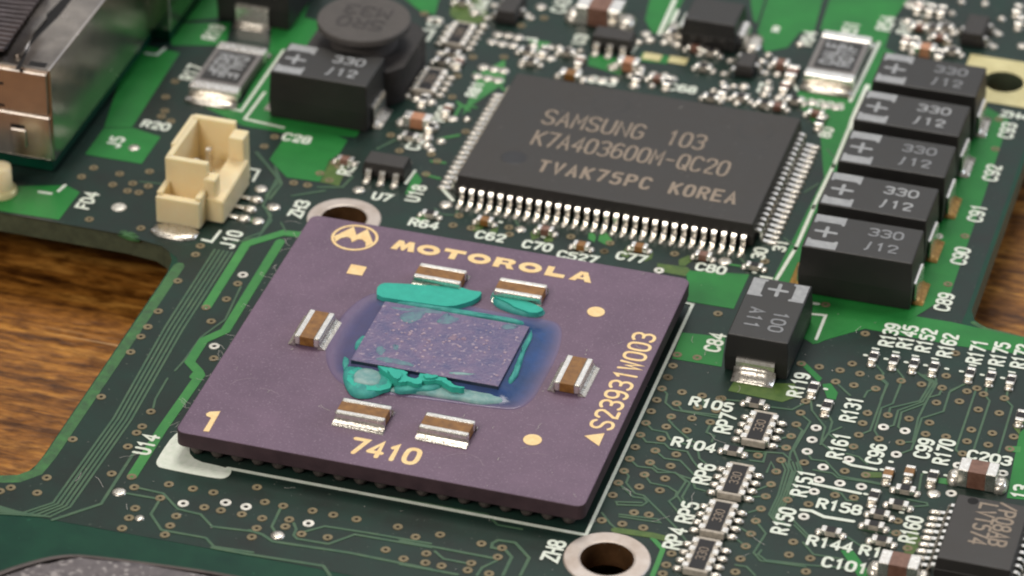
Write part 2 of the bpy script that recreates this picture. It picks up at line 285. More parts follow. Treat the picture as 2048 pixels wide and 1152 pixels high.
def text(s, cx, cy, rot, parent, m='silk', h=1.0, adv=0.72, sw=0.21, z=0.04, wd=None, name='lettering', cf=0.7):
    """centred at cx, cy in the parent's space; rot in degrees"""
    wd = wd or adv * (len(s) - 0.3); me = text_mesh(s, wd, h, sw, m, cf=cf)
    a = R_(rot); ox, oy = -wd / 2, -h / 2
    return link(name, me, parent, (cx + ox * math.cos(a) - oy * math.sin(a), cy + ox * math.sin(a) + oy * math.cos(a), z), a)
def line(pts, wd, m, parent, z, name, closed=False, z0=None, cap=True):
    bm = bmesh.new(); add_ribbon(bm, pts, wd, z, closed, z0 if z0 is not None else max(0.0, z - 0.02), cap)
    me = bpy.data.meshes.new(name); bm.to_mesh(me); bm.free(); me.materials.append(M[m]); return link(name, me, parent)
def disc_mesh(r, m, z0=0, z1=0.03, dome=0.0, n=20):
    k = ('disc', r, m, z0, z1, dome)
    if k in CACHE: return CACHE[k]
    bm = bmesh.new(); rings = [(r, z0), (r * .96, z1)] + ([(r * .7, z1 + dome * .6), (r * .35, z1 + dome * .92)] if dome else [])
    vs = [[bm.verts.new((a * math.cos(2 * math.pi * i / n), a * math.sin(2 * math.pi * i / n), z)) for i in range(n)] for a, z in rings]
    for a, b in zip(vs, vs[1:]):
        for i in range(n): bm.faces.new((a[i], a[(i + 1) % n], b[(i + 1) % n], b[i]))
    bm.faces.new(vs[-1]); CACHE[k] = mesh_from(bm, 'disc', m, True if dome else False); return CACHE[k]
def ring_mesh(ro, ri, m, z=0.034, hole=True, n=18):
    k = ('ring', ro, ri, m, hole)
    if k in CACHE: return CACHE[k]
    bm = bmesh.new(); prof = [(ro, 0), (ro * .97, z), (ri * 1.08, z), (ri, z * .3)]
    vs = [[bm.verts.new((a * math.cos(2 * math.pi * i / n), a * math.sin(2 * math.pi * i / n), zz)) for i in range(n)] for a, zz in prof]
    for a, b in zip(vs, vs[1:]):
        for i in range(n): bm.faces.new((a[i], a[(i + 1) % n], b[(i + 1) % n], b[i]))
    if hole: f = bm.faces.new(vs[-1]); f.material_index = 1
    CACHE[k] = mesh_from(bm, 'ring', [m, 'hole']); return CACHE[k]
def sweep_mesh(prof, wd, th, m, key, bev=0.03):
    """a bent strip: prof is (outward, up), strip runs along -y, width along x"""
    k = ('sw', key)
    if k in CACHE: return CACHE[k]
    bm = bmesh.new(); n = len(prof); rows = []
    for i in range(n):
        a = Vector(prof[max(0, i - 1)]); b = Vector(prof[min(n - 1, i + 1)]); t = (b - a).normalized(); nn = Vector((-t.y, t.x)); p = Vector(prof[i])
        u, l = p + nn * th / 2, p - nn * th / 2
        rows.append([bm.verts.new((x, -q.x, q.y)) for x, q in ((-wd / 2, u), (wd / 2, u), (wd / 2, l), (-wd / 2, l))])
    for a, b in zip(rows, rows[1:]):
        for i in range(4): bm.faces.new((a[i], a[(i + 1) % 4], b[(i + 1) % 4], b[i]))
    bm.faces.new(rows[0]); bm.faces.new(rows[-1])
    if bev: bmesh.ops.bevel(bm, geom=[e for e in bm.edges if len(e.link_faces) == 2 and e.calc_face_angle(0) > 0.9], offset=bev, segments=1, affect='EDGES')
    CACHE[k] = mesh_from(bm, 'strip', m); return CACHE[k]
def blob_mesh(poly, z0, h, m, sm=2, flat=0.8, jig=0.05, seed=1):
    """an irregular lump over an outline: rings shrinking towards the middle"""
    rnd = random.Random(seed); pts = chaikin(poly, sm); n = len(pts); cx = sum(p[0] for p in pts) / n; cy = sum(p[1] for p in pts) / n
    bm = bmesh.new(); rings = []
    for f, zz in ((1.0, 0.0), (0.97, 0.55), (flat, 0.92), (flat * .62, 1.0), (flat * .3, 0.96)):
        rings.append([bm.verts.new((cx + (p[0] - cx) * f + rnd.uniform(-jig, jig) * (f < 1), cy + (p[1] - cy) * f + rnd.uniform(-jig, jig) * (f < 1), z0 + h * zz * (1 + rnd.uniform(-jig, jig) * 3 * (f < 1)))) for p in pts])
    for a, b in zip(rings, rings[1:]):
        for i in range(n): bm.faces.new((a[i], a[(i + 1) % n], b[(i + 1) % n], b[i]))
    bm.faces.new(rings[-1]); return mesh_from(bm, 'lump', m, True)

# ================================================================== table and board
TZ = -5.0
table = link('table_surface', box_mesh('wood', -260, 260, -200, 260, TZ - 20, TZ, 0), None); tag(table, 'brown varnished wooden table under the circuit board', None, None, 'structure')
board = thing('circuit_board', 'large dark green circuit board lying on the wooden table', 'circuit board', 0, 0)
LX, RX = -20.0, 29.55
outline = [(-75, 9.75), (-24.2, 9.6), (-22.0, 9.3), (-20.9, 8.6), (-20.25, 7.5), (LX, 6), (LX, -14.6), (-20.05, -15.6), (-20.3, -16.6), (-20.9, -17.25), (-21.7, -17.45), (-75, -17.7), (-75, -42), (70, -42), (70, 15.3), (33, 15.3), (30.6, 15.6), (29.9, 16.2), (RX, 17.2), (RX, 90), (-75, 90)]
ZH = {'a': P(688, 437), 'b': P(1214, 1118), 'c': P(2007, 165)}
slab = link('laminate', prism_mesh([outline, circle(*ZH['a'], 1.5), circle(*ZH['b'], 1.55), circle(*ZH['c'], 1.4)], -1.6, -0.012, 'bare'), board)
slab.data.materials.append(M['cut'])
for p in slab.data.polygons:
    if abs(p.normal.z) < 0.5: p.material_index = 1
# dark masked plane, set in from the board's rim, so that the rim shows the bare laminate
pl = [(-74, 9.55), (-24.4, 9.35), (-21.4, 8.8), (-20.0, 7.8), (-19.35, 6.4), (LX + 0.8, 5), (LX + 0.8, -14.8), (-19.4, -16.4), (-20.2, -17.5), (-21.7, -17.95), (-74, -18.3), (-74, -20.7), (-30, -20.6), (-2, -20.15), (20, -20.6), (69, -20.6), (69, 14.8), (33, 14.7), (30.2, 15.0), (29.2, 15.6), (RX - 0.3, 16.8), (RX - 0.3, 89), (-74, 89)]
link('solder_mask', prism_mesh([pl, circle(*ZH['a'], 1.5), circle(*ZH['b'], 1.55), circle(*ZH['c'], 1.4)], -0.011, 0.0, 'board'), board)
line([(LX + 0.44, 7.0), (LX + 0.42, -14.6), (-19.72, -16.3), (-20.5, -17.25), (-21.7, -17.68), (-40, -18.0)], 0.72, 'edge', board, 0.006, 'rim_strip')
line([(29.9, 15.85), (30.8, 15.35), (33, 15.1), (60, 15.1)], 0.36, 'edge', board, 0.006, 'rim_strip')
# chipped spot in the rim at the upper left
link('chipped_edge', blob_mesh([(-24.8, 9.7), (-24.0, 9.9), (-23.2, 9.5), (-23.0, 9.2), (-23.6, 9.1), (-24.6, 9.35)], -0.25, 0.3, 'edge', jig=0.06), board)
# what the board stands on
for x_, y_ in ((-38, 40), (24, 50), (-12, -30), (45, -20)): box('standoff', board, 'nylon', -2, 2, -2, 2, TZ, -1.601, .1, 1, loc=(x_, y_, 0))
# mounting holes
for k, ro, ri, nm in (('a', 2.42, 1.5, 'cream_ring'), ('b', 2.52, 1.55, 'cream_ring')):
    o = link('mounting_ring', ring_mesh(ro, ri, nm, 0.06, False, 40), board, (*ZH[k], 0.0))
    bm = bmesh.new(); n = 40
    v = [[bm.verts.new((ri * .995 * math.cos(2 * math.pi * i / n), ri * .995 * math.sin(2 * math.pi * i / n), z)) for i in range(n)] for z in (0.018, -1.62)]
    for i in range(n): bm.faces.new((v[0][i], v[0][(i + 1) % n], v[1][(i + 1) % n], v[1][i]))
    link('barrel', mesh_from(bm, 'barrel', 'hole_wall', True), o)
gp = zl('E', [(1095, 340), (1120, 300), (1475, 335), (1620, 350), (1560, 670), (1250, 615), (1230, 590)])
x0, y0 = P(1912, 217); x1 = x0 + 6.6; y1 = P(1918, 106)[1]
link('mounting_ring', prism_mesh([[(ZH['c'][0] - 2.9, ZH['c'][1] - 3.0), (ZH['c'][0] + 3.2, ZH['c'][1] - 3.0), (ZH['c'][0] + 3.2, ZH['c'][1] + 3.1), (ZH['c'][0] - 2.9, ZH['c'][1] + 3.1)], circle(*ZH['c'], 1.4)], 0.0, 0.05, 'gold_pad'), board)

# copper areas under the mask
def pour(zn, pts, m='pour', z=0.02): return link('copper_area', prism_mesh([zl(zn, pts)], 0.002, z, m), board)
pour('B', [(490, 790), (650, 720), (850, 810), (800, 890), (745, 925), (690, 1048), (500, 1022), (400, 920)])
pour('B', [(747, 928), (812, 905), (850, 960), (800, 1072), (694, 1049)], 'olive', 0.018)
pour('A', [(600, 735), (760, 250), (1035, 305), (760, 735)])
pour('A', [(600, 740), (770, 740), (925, 790), (815, 945), (490, 890)], z=0.024)
pour('A', [(960, 140), (1330, 130), (1300, 262), (990, 262)]); pour('A', [(1060, -30), (1310, -30), (1295, 100), (1070, 120)])
pour('F', [(-80, 70), (380, 60), (460, 100), (340, 258), (-80, 195)])
pour('B', [(-75, 560), (-10, 600), (250, 725), (480, 765), (900, 790), (1080, 480), (1010, 220), (600, 100), (640, -30), (430, -30), (400, 280), (240, 600)], z=0.016)
pour('X', [(1302, -10), (1372, -10), (1330, 68), (1305, 66), (1290, 40)]); pour('X', [(1500, -10), (1532, -10), (1514, 48), (1506, 40)], z=0.021)
pour('X', [(1538, -10), (1648, -10), (1626, 72), (1600, 64), (1575, 95), (1530, 104), (1515, 62)]); pour('X', [(1662, -10), (1822, -10), (1786, 40), (1770, 95), (1756, 88), (1640, 60)], z=0.022)
pour('X', [(1596, 182), (1702, 200), (1756, 86), (1770, 96), (1735, 172), (1648, 356), (1640, 260), (1592, 205)])
pour('X', [(1648, 356), (1735, 172), (1770, 96), (2018, 240), (1966, 398), (1900, 590), (1820, 640), (1592, 600), (1545, 560)], z=0.018)
pour('J', [(340, 372), (520, 408), (860, 430), (770, 628), (505, 585), (500, 440)], z=0.02); pour('J', [(330, 366), (500, 388), (520, 402), (490, 440), (330, 410)], 'olive', 0.024)
pour('J', [(470, 765), (722, 790), (700, 962), (415, 915)])
pour('J', [(1200, 560), (1475, 620), (1475, 725), (1250, 830), (1150, 790), (1150, 600)], z=0.022)
pour('K', [(40, 690), (300, 640), (540, 620), (1060, 705), (1475, 795), (1475, 892), (1100, 842), (560, 742), (380, 792), (260, 832)], z=0.014)
pour('K', [(172, 932), (205, 928), (312, 1028), (292, 1052)]); pour('K', [(312, 1062), (362, 1058), (402, 1112), (390, 1152), (340, 1142)])
pour('O', [(1440, 335), (1500, 280), (1500, 720), (1368, 705)]); pour('O', [(1405, 300), (1430, 275), (1450, 300), (1440, 345)], 'olive'); pour('O', [(1370, 408), (1450, 412), (1445, 446), (1385, 440)], 'thick', 0.026)
pour('O', [(415, 1005), (490, 1010), (600, 1160), (520, 1160)]); pour('O', [(545, 555), (650, 558), (660, 590), (545, 588)], 'olive'); pour('O', [(800, 905), (850, 885), (880, 960), (830, 1030), (780, 1020)], 'olive', 0.024)
pour('O', [(975, 590), (1040, 595), (1030, 628), (975, 620)], 'thick')
pour('J', [(770, 1048), (738, 1100), (1050, 1165), (1150, 1130), (1120, 1060)], 'olive')
for zz in ([(410, 150), (480, 130), (480, 165), (425, 185)], [(530, 165), (570, 140), (560, 190), (510, 195)], [(750, 190), (790, 150), (810, 210), (760, 235)], [(830, 215), (890, 190), (880, 240), (830, 245)], [(1270, 320), (1310, 262), (1340, 300), (1310, 335)], [(1400, 330), (1460, 300), (1450, 340), (1410, 355)]): pour('I', zz, 'olive')
pour('I', [(1085, 195), (1110, 180), (1130, 215), (1120, 245), (1085, 225)], 'thick'); pour('I', [(1150, 200), (1180, 180), (1225, 235), (1190, 262), (1140, 235)], 'thick')
pour('J', [(455, 345), (510, 320), (535, 345), (490, 382), (455, 378)], 'olive')
pour('I', [(90, 100), (150, 75), (160, 110), (130, 130)], 'thick')
pour('B', [(1180, 1120), (1240, 985), (1280, 1040), (1230, 1120)], 'pour')
pour('X', [(1180, 108), (1262, 122), (1240, 150), (1175, 130)], 'pour'); pour('X', [(1285, 105), (1338, 112), (1335, 128), (1278, 122)], 'pour')
pour('X', [(905, -10), (960, -10), (980, 40), (930, 55), (900, 30)], 'olive'); pour('X', [(800, -10), (880, -10), (870, 30), (840, 22)], 'pour')
pour('X', [(960, 145), (1010, 120), (1010, 165), (945, 210), (925, 230)], 'thick'); pour('X', [(1060, 80), (1100, 85), (1095, 105), (1062, 100)], 'thick')

# traces
TRN = [0]
def tr(zn, pts, wd=0.14, m='trace', z=0.026):
    TRN[0] += 1; return line(zl(zn, pts), wd, m, board, z + 0.0006 * (TRN[0] % 9), 'trace')
tr('H', [(735, 203), (625, 190), (410, 255), (180, 620)], 0.62, 'thick'); tr('H', [(607, 240), (290, 755), (165, 810), (85, 935), (140, 995)], 0.62, 'thick'); tr('H', [(118, 1000), (100, 1022)], 0.4, 'thick')
tr('G', [(1150, -2), (930, 310), (755, 585)], 0.62, 'thick')
for d in (-26, -12, 2, 16, 30):
    k = d * 0.5
    tr('X', [(446 + d * .62, 502 + k * .2), (346 + d * .62, 658 + k * .2), (244 + d * .6, 838 + k * .2), (122 + d * .6, 1010 + k * .3), (70 + d, 1030 + k * .25), (-10, 1018 + k * .6)], 0.15)
tr('H', [(380, 500), (290, 690), (150, 792), (50, 930), (0, 985)]); tr('G', [(960, 20), (890, 140), (878, 190)]); tr('G', [(762, 455), (580, 740), (300, 832)], 0.2); tr('H', [(520, 40), (555, 120), (480, 215), (330, 250)], 0.15); tr('H', [(610, 130), (640, 185)], 0.12)
tr('G', [(790, 648), (935, 680), (1020, 770), (1150, 800), (1215, 870), (1450, 898)], 0.17); tr('G', [(700, 675), (910, 712)], 0.17); tr('G', [(912, 722), (865, 800), (925, 890), (1180, 935), (1225, 985), (1450, 1018)], 0.17)
tr('L', [(425, 890), (500, 915), (560, 955), (1000, 1020), (1470, 1115)], 0.2); tr('L', [(210, 990), (400, 1025), (850, 1095), (890, 1152)], 0.2); tr('L', [(605, 765), (555, 870), (580, 910)], 0.17)
tr('L', [(680, 850), (695, 885), (680, 920), (700, 940), (880, 970), (1030, 915), (1467, 990)], 0.17); tr('L', [(740, 900), (860, 868), (1100, 905), (1467, 968)], 0.17)
tr('M', [(0, 950), (540, 1052)], 0.2); tr('M', [(200, 1012), (250, 1055), (395, 1083)], 0.17); tr('M', [(575, 1000), (525, 990), (530, 965), (565, 948), (660, 962), (740, 1050), (690, 1150)], 0.2); tr('M', [(600, 1000), (640, 1045), (590, 1150)], 0.2); tr('M', [(555, 1065), (470, 1105), (440, 1150)], 0.17); tr('M', [(0, 1085), (330, 1145)], 0.2); tr('M', [(-60, 700), (500, 800), (560, 860), (700, 885)], 0.15)
for pts in ([(355, 80), (385, 110), (375, 160), (420, 200), (690, 248)], [(440, 165), (470, 205), (690, 234)], [(408, 240), (395, 262), (430, 300), (510, 370), (570, 400)], [(263, 277), (300, 315), (380, 330), (400, 370), (560, 420)], [(317, 435), (370, 480), (460, 492), (545, 580)], [(232, 345), (265, 385), (370, 395), (400, 425), (500, 440), (530, 490), (565, 535)],
            [(170, 483), (215, 525), (300, 535), (330, 560), (430, 560), (492, 612), (440, 690), (470, 735)], [(287, 503), (330, 540), (440, 566), (515, 620), (470, 700), (490, 740)], [(255, 573), (290, 620), (390, 640), (440, 672), (432, 700), (395, 725), (450, 790)], [(138, 552), (165, 580), (150, 620), (200, 680), (250, 692), (430, 870), (500, 960)], [(105, 620), (190, 700), (250, 708), (270, 730), (240, 750), (100, 745), (92, 728), (240, 733)],
            [(110, 800), (330, 828), (345, 848), (110, 812)], [(1205, 130), (1215, 205), (1290, 300), (1265, 390), (1330, 440)], [(1300, 215), (1330, 270), (1310, 340), (1350, 368)], [(1150, 225), (1205, 270), (1110, 430), (1145, 520), (1160, 560)], [(1125, 290), (1160, 320), (1090, 450), (1080, 520), (1110, 560), (1075, 660), (1110, 700)],
            [(830, 435), (1050, 450), (1095, 490)], [(905, 463), (950, 450), (935, 500), (860, 490)], [(893, 838), (950, 910), (880, 1020), (920, 1065), (1180, 1100)], [(925, 1005), (905, 1030), (950, 1062), (1200, 1092), (1467, 1110)], [(775, 1090), (840, 1100), (890, 1152)], [(940, 180), (1100, 200), (1178, 160)], [(1095, 352), (1020, 370)], [(1067, 418), (1000, 405)], [(980, 628), (900, 660)], [(950, 697), (880, 700)], [(922, 768), (850, 790)], [(865, 912), (790, 870)], [(835, 983), (780, 940)], [(1010, 555), (980, 500), (955, 560)],
            [(632, 285), (610, 330), (655, 350), (640, 385)], [(560, 430), (570, 480), (620, 520)], [(440, 570), (530, 600), (545, 650), (620, 670)], [(690, 140), (820, 152)], [(585, 130), (600, 175), (560, 190)], [(10, 790), (60, 855), (90, 880), (370, 935)]): tr('N', pts)
for d in (0, 22, 44, 66, 88): tr('N', [(1037 + d, 492 + d * .12), (1062 + d * .9, 545 + d * .1), (1020 + d * .75, 690), (968 + d * .62, 800 + d * .25), (1010 + d * .9, 850 + d * .3)], 0.13)
tr('N', [(85, 890), (300, 920), (380, 940)], 0.5, 'olive'); tr('N', [(300, 935), (360, 1000), (330, 1080), (300, 1152)], 0.3, 'thick')
for pts in ([(640, 20), (680, 55), (640, 170), (585, 320), (530, 342)], [(763, 45), (715, 165), (650, 190), (610, 320), (635, 360)], [(870, 0), (935, 45), (870, 150), (700, 190), (690, 228)], [(885, 0), (952, 48), (885, 155), (745, 205), (720, 290), (680, 300)], [(900, 0), (968, 48), (900, 165), (765, 215), (745, 300), (775, 318)], [(998, 80), (980, 115), (920, 130), (860, 250), (830, 385), (765, 388)], [(1130, 50), (1040, 100), (1005, 210), (880, 250), (840, 380), (820, 430), (750, 455)], [(1190, 90), (1075, 430), (1115, 465)], [(1245, 120), (1270, 150), (1180, 425)], [(1360, 140), (1400, 180), (1320, 450)], [(390, 45), (470, 118)], [(617, 80), (570, 95), (550, 130)],
            [(220, 440), (250, 485), (330, 495), (410, 580), (700, 632)], [(260, 545), (370, 565), (400, 590), (560, 612), (720, 645)], [(320, 640), (420, 680), (450, 720), (510, 722)], [(130, 820), (240, 930)], [(800, 715), (910, 735), (915, 750), (830, 756)], [(450, 452), (520, 470), (570, 512)], [(150, 860), (240, 950)], [(420, 300), (350, 330), (300, 400)], [(430, 410), (490, 412)], [(440, 920), (530, 980), (590, 960)], [(520, 880), (600, 900), (735, 905)], [(560, 860), (700, 890)], [(860, 690), (880, 570), (910, 560)], [(200, 960), (260, 1030), (330, 1040), (440, 1060)]): tr('O', pts)
for pts in ([(600, 925), (665, 1000), (655, 1025), (690, 1060), (650, 1150)], [(720, 950), (780, 1025), (765, 1050)], [(845, 985), (935, 1045), (925, 1075)], [(950, 1000), (970, 1040), (950, 1080)], [(1145, 1030), (1140, 1060), (1050, 1100)], [(1265, 1040), (1255, 1110)], [(1385, 1070), (1375, 1140)]): tr('K', pts)
for pts in ([(300, 700), (350, 610), (440, 620)], [(330, 590), (400, 640)], [(180, 930), (260, 940)], [(130, 1005), (230, 1030)], [(230, 800), (340, 780)], [(430, 420), (560, 470), (600, 520)]): tr('C', pts, 0.22, 'thick')
for pts in ([(330, 880), (460, 1040), (380, 1130)], [(430, 960), (470, 1060), (400, 1150)], [(680, 1080), (820, 1080), (880, 1020)], [(1020, 860), (1140, 800), (1230, 770)], [(530, 1130), (720, 1100)]): tr('B', pts, 0.18)
tr('I', [(330, 50), (325, 90), (240, 85), (200, 50)], 0.14); tr('I', [(660, 110), (690, 160)], 0.14); tr('J', [(745, 372), (830, 385)], 0.2, 'thick'); tr('J', [(800, 330), (835, 365)], 0.14); tr('J', [(1060, 220), (1130, 270)], 0.12)
tr('E', [(340, 860), (380, 910)], 0.12); tr('E', [(290, 1060), (210, 1110)], 0.14)
tr('T', [(950, 350), (1130, 560), (1010, 790), (1080, 870), (1000, 1010), (860, 1060)], 0.15); tr('T', [(870, 900), (960, 915)], 0.45, 'thick'); tr('T', [(0, 590), (190, 610)], 0.15)

# vias
VIA = ring_mesh(0.3, 0.1, 'via'); VIT = ring_mesh(0.34, 0.13, 'tin')
vias = dict(F=[(650, 57), (765, 50), (855, 65), (735, 93), (800, 103), (515, 257), (812, 308), (1155, 410), (1127, 460), (1025, 612), (912, 787), (852, 877), (812, 933), (753, 1022), (1305, 717), (1217, 845), (1370, 628), (1232, 1058), (1187, 765)],
 A=[(690, 1003), (862, 990), (540, 968), (930, 672), (985, 700), (470, 1020), (955, 560), (1010, 470), (950, 640)],
 G=[(580, 127), (417, 370), (268, 590), (62, 647), (213, 677), (0, 668), (640, 567), (755, 585), (865, 212), (815, 297), (783, 333), (733, 412), (968, 628), (770, 645), (918, 707), (775, 765), (740, 820), (700, 880), (1010, 810), (975, 865), (945, 917)],
 L=[(103, 653), (220, 675), (470, 645), (515, 730), (168, 760), (263, 778), (383, 800), (500, 823), (620, 752), (655, 830), (632, 870), (468, 880), (440, 930), (725, 913), (788, 780), (907, 803), (1040, 828), (875, 932), (1277, 872), (1378, 930), (1207, 1003), (1310, 1055), (1435, 1078), (1440, 1025)],
 M=[(230, 917), (467, 968), (585, 993), (560, 1045), (408, 1080), (388, 1120), (510, 1140), (238, 1095)],
 N=[(390, 15), (470, 100), (355, 80), (325, 145), (440, 165), (585, 120), (560, 187), (665, 203), (690, 137), (408, 240), (293, 210), (527, 250), (632, 272), (263, 277), (380, 298), (497, 320), (232, 345), (350, 367), (202, 415), (317, 435), (437, 457), (170, 483), (287, 503), (405, 523), (138, 552), (255, 573), (373, 595), (105, 620), (225, 642), (343, 663), (73, 690), (195, 790), (280, 803), (128, 855), (248, 877), (10, 835), (1178, 152), (1150, 218), (1125, 285), (1095, 352), (1067, 418), (905, 463), (1037, 490), (1170, 503), (1010, 555), (980, 628), (950, 697), (1075, 718), (1195, 742), (922, 768), (893, 838), (865, 912), (835, 983), (1107, 958), (1083, 1032), (1205, 1052), (1180, 1128), (805, 1055), (775, 1130), (1350, 40), (1455, 60), (1402, 552), (1347, 690), (1455, 705), (410, 1025), (380, 1090), (360, 1140)],
 O=[(640, 15), (763, 35), (880, 55), (617, 80), (998, 75), (1140, 95), (1197, 78), (1235, 112), (965, 160), (1097, 153), (1205, 200), (1325, 220), (570, 220), (687, 232), (808, 252), (925, 275), (542, 278), (520, 345), (635, 367), (758, 388), (903, 340), (1165, 315), (1285, 335), (1140, 382), (1262, 402), (1408, 355), (1385, 425), (1115, 452), (490, 412), (745, 838), (735, 908), (1430, 292), (1355, 135), (560, 575), (800, 995), (1020, 355)],
 K=[(560, 772), (295, 963), (415, 983), (485, 945), (530, 1003), (1027, 1015), (1080, 885), (1135, 210), (1037, 487)], J=[(680, 657), (420, 957), (390, 1022), (445, 893), (560, 910), (430, 312), (25, 297), (950, 355), (1300, 605), (1160, 945), (700, 1145)], I=[(305, 147), (410, 163), (628, 160), (630, 200), (985, 213), (1178, 297), (1210, 250), (340, 92)],
 C=[(180, 890), (215, 930), (150, 1005), (250, 690), (330, 440), (420, 330), (380, 760), (140, 80), (300, 560), (480, 160), (700, 150), (820, 45), (830, 105), (600, 330)], B=[(430, 790), (370, 845), (540, 1055), (620, 1068), (775, 940), (745, 1040), (800, 960), (1100, 780), (1150, 870), (690, 1000)], E=[(1330, 690), (1310, 860), (900, 130), (1000, 150), (1030, 260)])
VIX = []
for zn, l in vias.items():
    for x, y in l: VIX.append(link('via', VIA, board, (*zp(zn, x, y), 0.006)))
for zn, l in dict(F=[(1400, 577), (1235, 988)], G=[(1050, 738), (1293, 733), (1410, 757)], L=[(765, 852)], N=[(1238, 305), (1215, 373), (1187, 440), (1278, 530), (1255, 602), (1375, 622), (1227, 670), (1168, 813)], O=[(662, 300), (785, 322), (735, 457), (465, 485), (1090, 520), (1345, 565), (535, 642), (1050, 680)], K=[(980, 210)], J=[(340, 408)]).items():
    for x, y in l: link('via', VIT, board, (*zp(zn, x, y), 0.006))
# bare solder dots and test points
for zn, x, y, r in (('X', 238, 415, .5), ('G', 683, 672, .42), ('L', 588, 920, .42), ('T', 995, 650, .45), ('T', 1105, 800, .42), ('T', 970, 915, .42), ('X', 546, 414, .42), ('I', 265, 27, .46), ('J', 720, 355, .46), ('B', 915, 1095, .42), ('G', 800, 822, .28), ('O', 950, 682, .42), ('X', 996, 69, .42), ('X', 1016, 71, .42), ('X', 1036, 75, .42), ('X', 985, 84, .42), ('X', 1005, 88, .42), ('X', 1026, 91, .42), ('X', 967, 135, .42), ('X', 988, 139, .42), ('X', 1007, 142, .42), ('X', 955, 153, .42), ('X', 976, 157, .42), ('X', 996, 161, .42),
                ('X', 1102, 117, .4), ('X', 1100, 95, .35), ('X', 1292, 68, .4), ('X', 905, 238, .4), ('X', 268, 296, .4), ('X', 1203, 161, .42), ('X', 1182, 158, .36), ('X', 1227, 160, .36), ('X', 1598, 202, .36), ('X', 1625, 206, .4), ('X', 1650, 212, .4), ('X', 1672, 215, .4), ('X', 1082, 14, .42), ('I', 695, 170, .38), ('X', 1348, 85, .35), ('X', 1400, 108, .35), ('X', 862, 300, .3), ('X', 1822, 10, .5), ('X', 2045, 92, .4)):
    link('test_point', disc_mesh(r, 'pad' if zn != 'X' or r < .43 else 'tin', 0.005, 0.05, 0.05), board, (*zp(zn, x, y), 0))
rp = random.Random(21)
for px, py in ((860, 41), (878, 44), (950, 27), (880, 109), (910, 116), (967, 53), (944, 55), (1058, 116), (1044, 130), (1066, 94), (814, 193), (833, 199), (862, 206), (803, 245), (866, 255), (934, 240), (882, 284), (855, 277), (854, 292), (1118, 97), (1139, 100), (1160, 103), (1163, 120), (1226, 136), (1260, 153), (1280, 144), (1268, 172), (1307, 150), (1329, 153), (1346, 159), (1304, 173), (1277, 86), (1300, 81), (1329, 86), (1355, 91), (1392, 97), (1423, 105), (1410, 130), (1446, 168), (1467, 174), (1488, 174), (1484, 191), (1474, 208), (1427, 183), (1448, 198), (1537, 166), (1535, 179), (1530, 189), (1570, 168), (1557, 197), (1524, 124), (1537, 111), (1826, 9), (1845, 16), (1869, 17), (1886, 19), (1904, 28), (1923, 5), (1970, 9), (2003, 39), (1815, 44), (1839, 48), (1864, 53), (1892, 50), (1884, 67), (1917, 67), (1986, 64), (1976, 89), (2037, 31), (1906, 98), (1878, 108), (1008, 14), (985, 36), (1053, 32), (300, 60), (575, 150), (1555, 150), (1600, 90)):
    link('solder_pad', disc_mesh(rp.choice((.3, .36, .42)), 'pad', 0.005, 0.08, 0.14), board, (*P(px, py), 0))
for px, py in ((1304, 115), (1356, 122)): box('bare_pad', board, 'gold_pad', -0.65, 0.65, -0.45, 0.45, 0.02, 0.08, 0.02, 1, loc=(*P(px, py), 0))

# printed outlines
def silk(zn, pts, wd=0.2): return line(zl(zn, pts), wd, 'silk', board, 0.05, 'printed_line', z0=0.02)
line([(-9.2, -12.62), (12.7, -12.58), (12.68, 12.5), (12.3, 12.52)], 0.2, 'silk', board, 0.05, 'printed_line', z0=0.0)
link('printed_corner', prism_mesh([chaikin(zl('S', [(345, 490), (75, 880), (85, 950), (150, 980), (850, 1115), (960, 1100), (1018, 1040), (1012, 985), (430, 860), (600, 500)]), 2)], 0.0, 0.04, 'silk'), board)
silk('X', [(1758, 86), (1704, 196), (1700, 204)], 0.26); silk('X', [(1735, 172), (1706, 238), (1700, 258)], 0.36); silk('X', [(1697, 260), (1666, 336)], 0.24); silk('X', [(1668, 330), (1625, 418)], 0.24); silk('X', [(1629, 412), (1590, 500)], 0.24); silk('X', [(1592, 496), (1553, 560)], 0.24); silk('X', [(1594, 182), (1590, 172)], 0.2)
silk('B', [(482, 292), (238, 642), (-20, 588)], 0.2); silk('B', [(372, 535), (258, 688), (482, 738)], 0.2); silk('J', [(1222, 660), (1300, 668), (1245, 806)], 0.2); silk('J', [(1222, 598), (1258, 602)], 0.25)
silk('F', [(1165, 375), (1220, 388), (1270, 325)], 0.2); silk('T', [(890, 485), (980, 500), (930, 590)], 0.2); silk('O', [(435, 500), (480, 520), (620, 545)], 0.22); silk('O', [(255, 625), (530, 682)], 0.22); silk('O', [(190, 775), (250, 782), (320, 815), (490, 842)], 0.24)
silk('X', [(884, 378), (906, 402)], 0.25); silk('B', [(1240, 985), (1185, 1060)], 0.2); silk('A', [(225, 1108), (295, 1118)], 0.22); silk('A', [(335, 1105), (375, 1070)], 0.22); silk('A', [(840, 310), (905, 318), (950, 280)], 0.22); silk('X', [(1318, 70), (1350, 0)], 0.3); silk('X', [(1332, 72), (1355, 22)], 0.3)
silk('X', [(840, 60), (868, 62), (855, 82)], 0.25); silk('X', [(1052, 78), (1072, 80), (1066, 98)], 0.25); silk('J', [(930, 445), (990, 455)], 0.22); silk('X', [(1262, 108), (1275, 92)], 0.2)
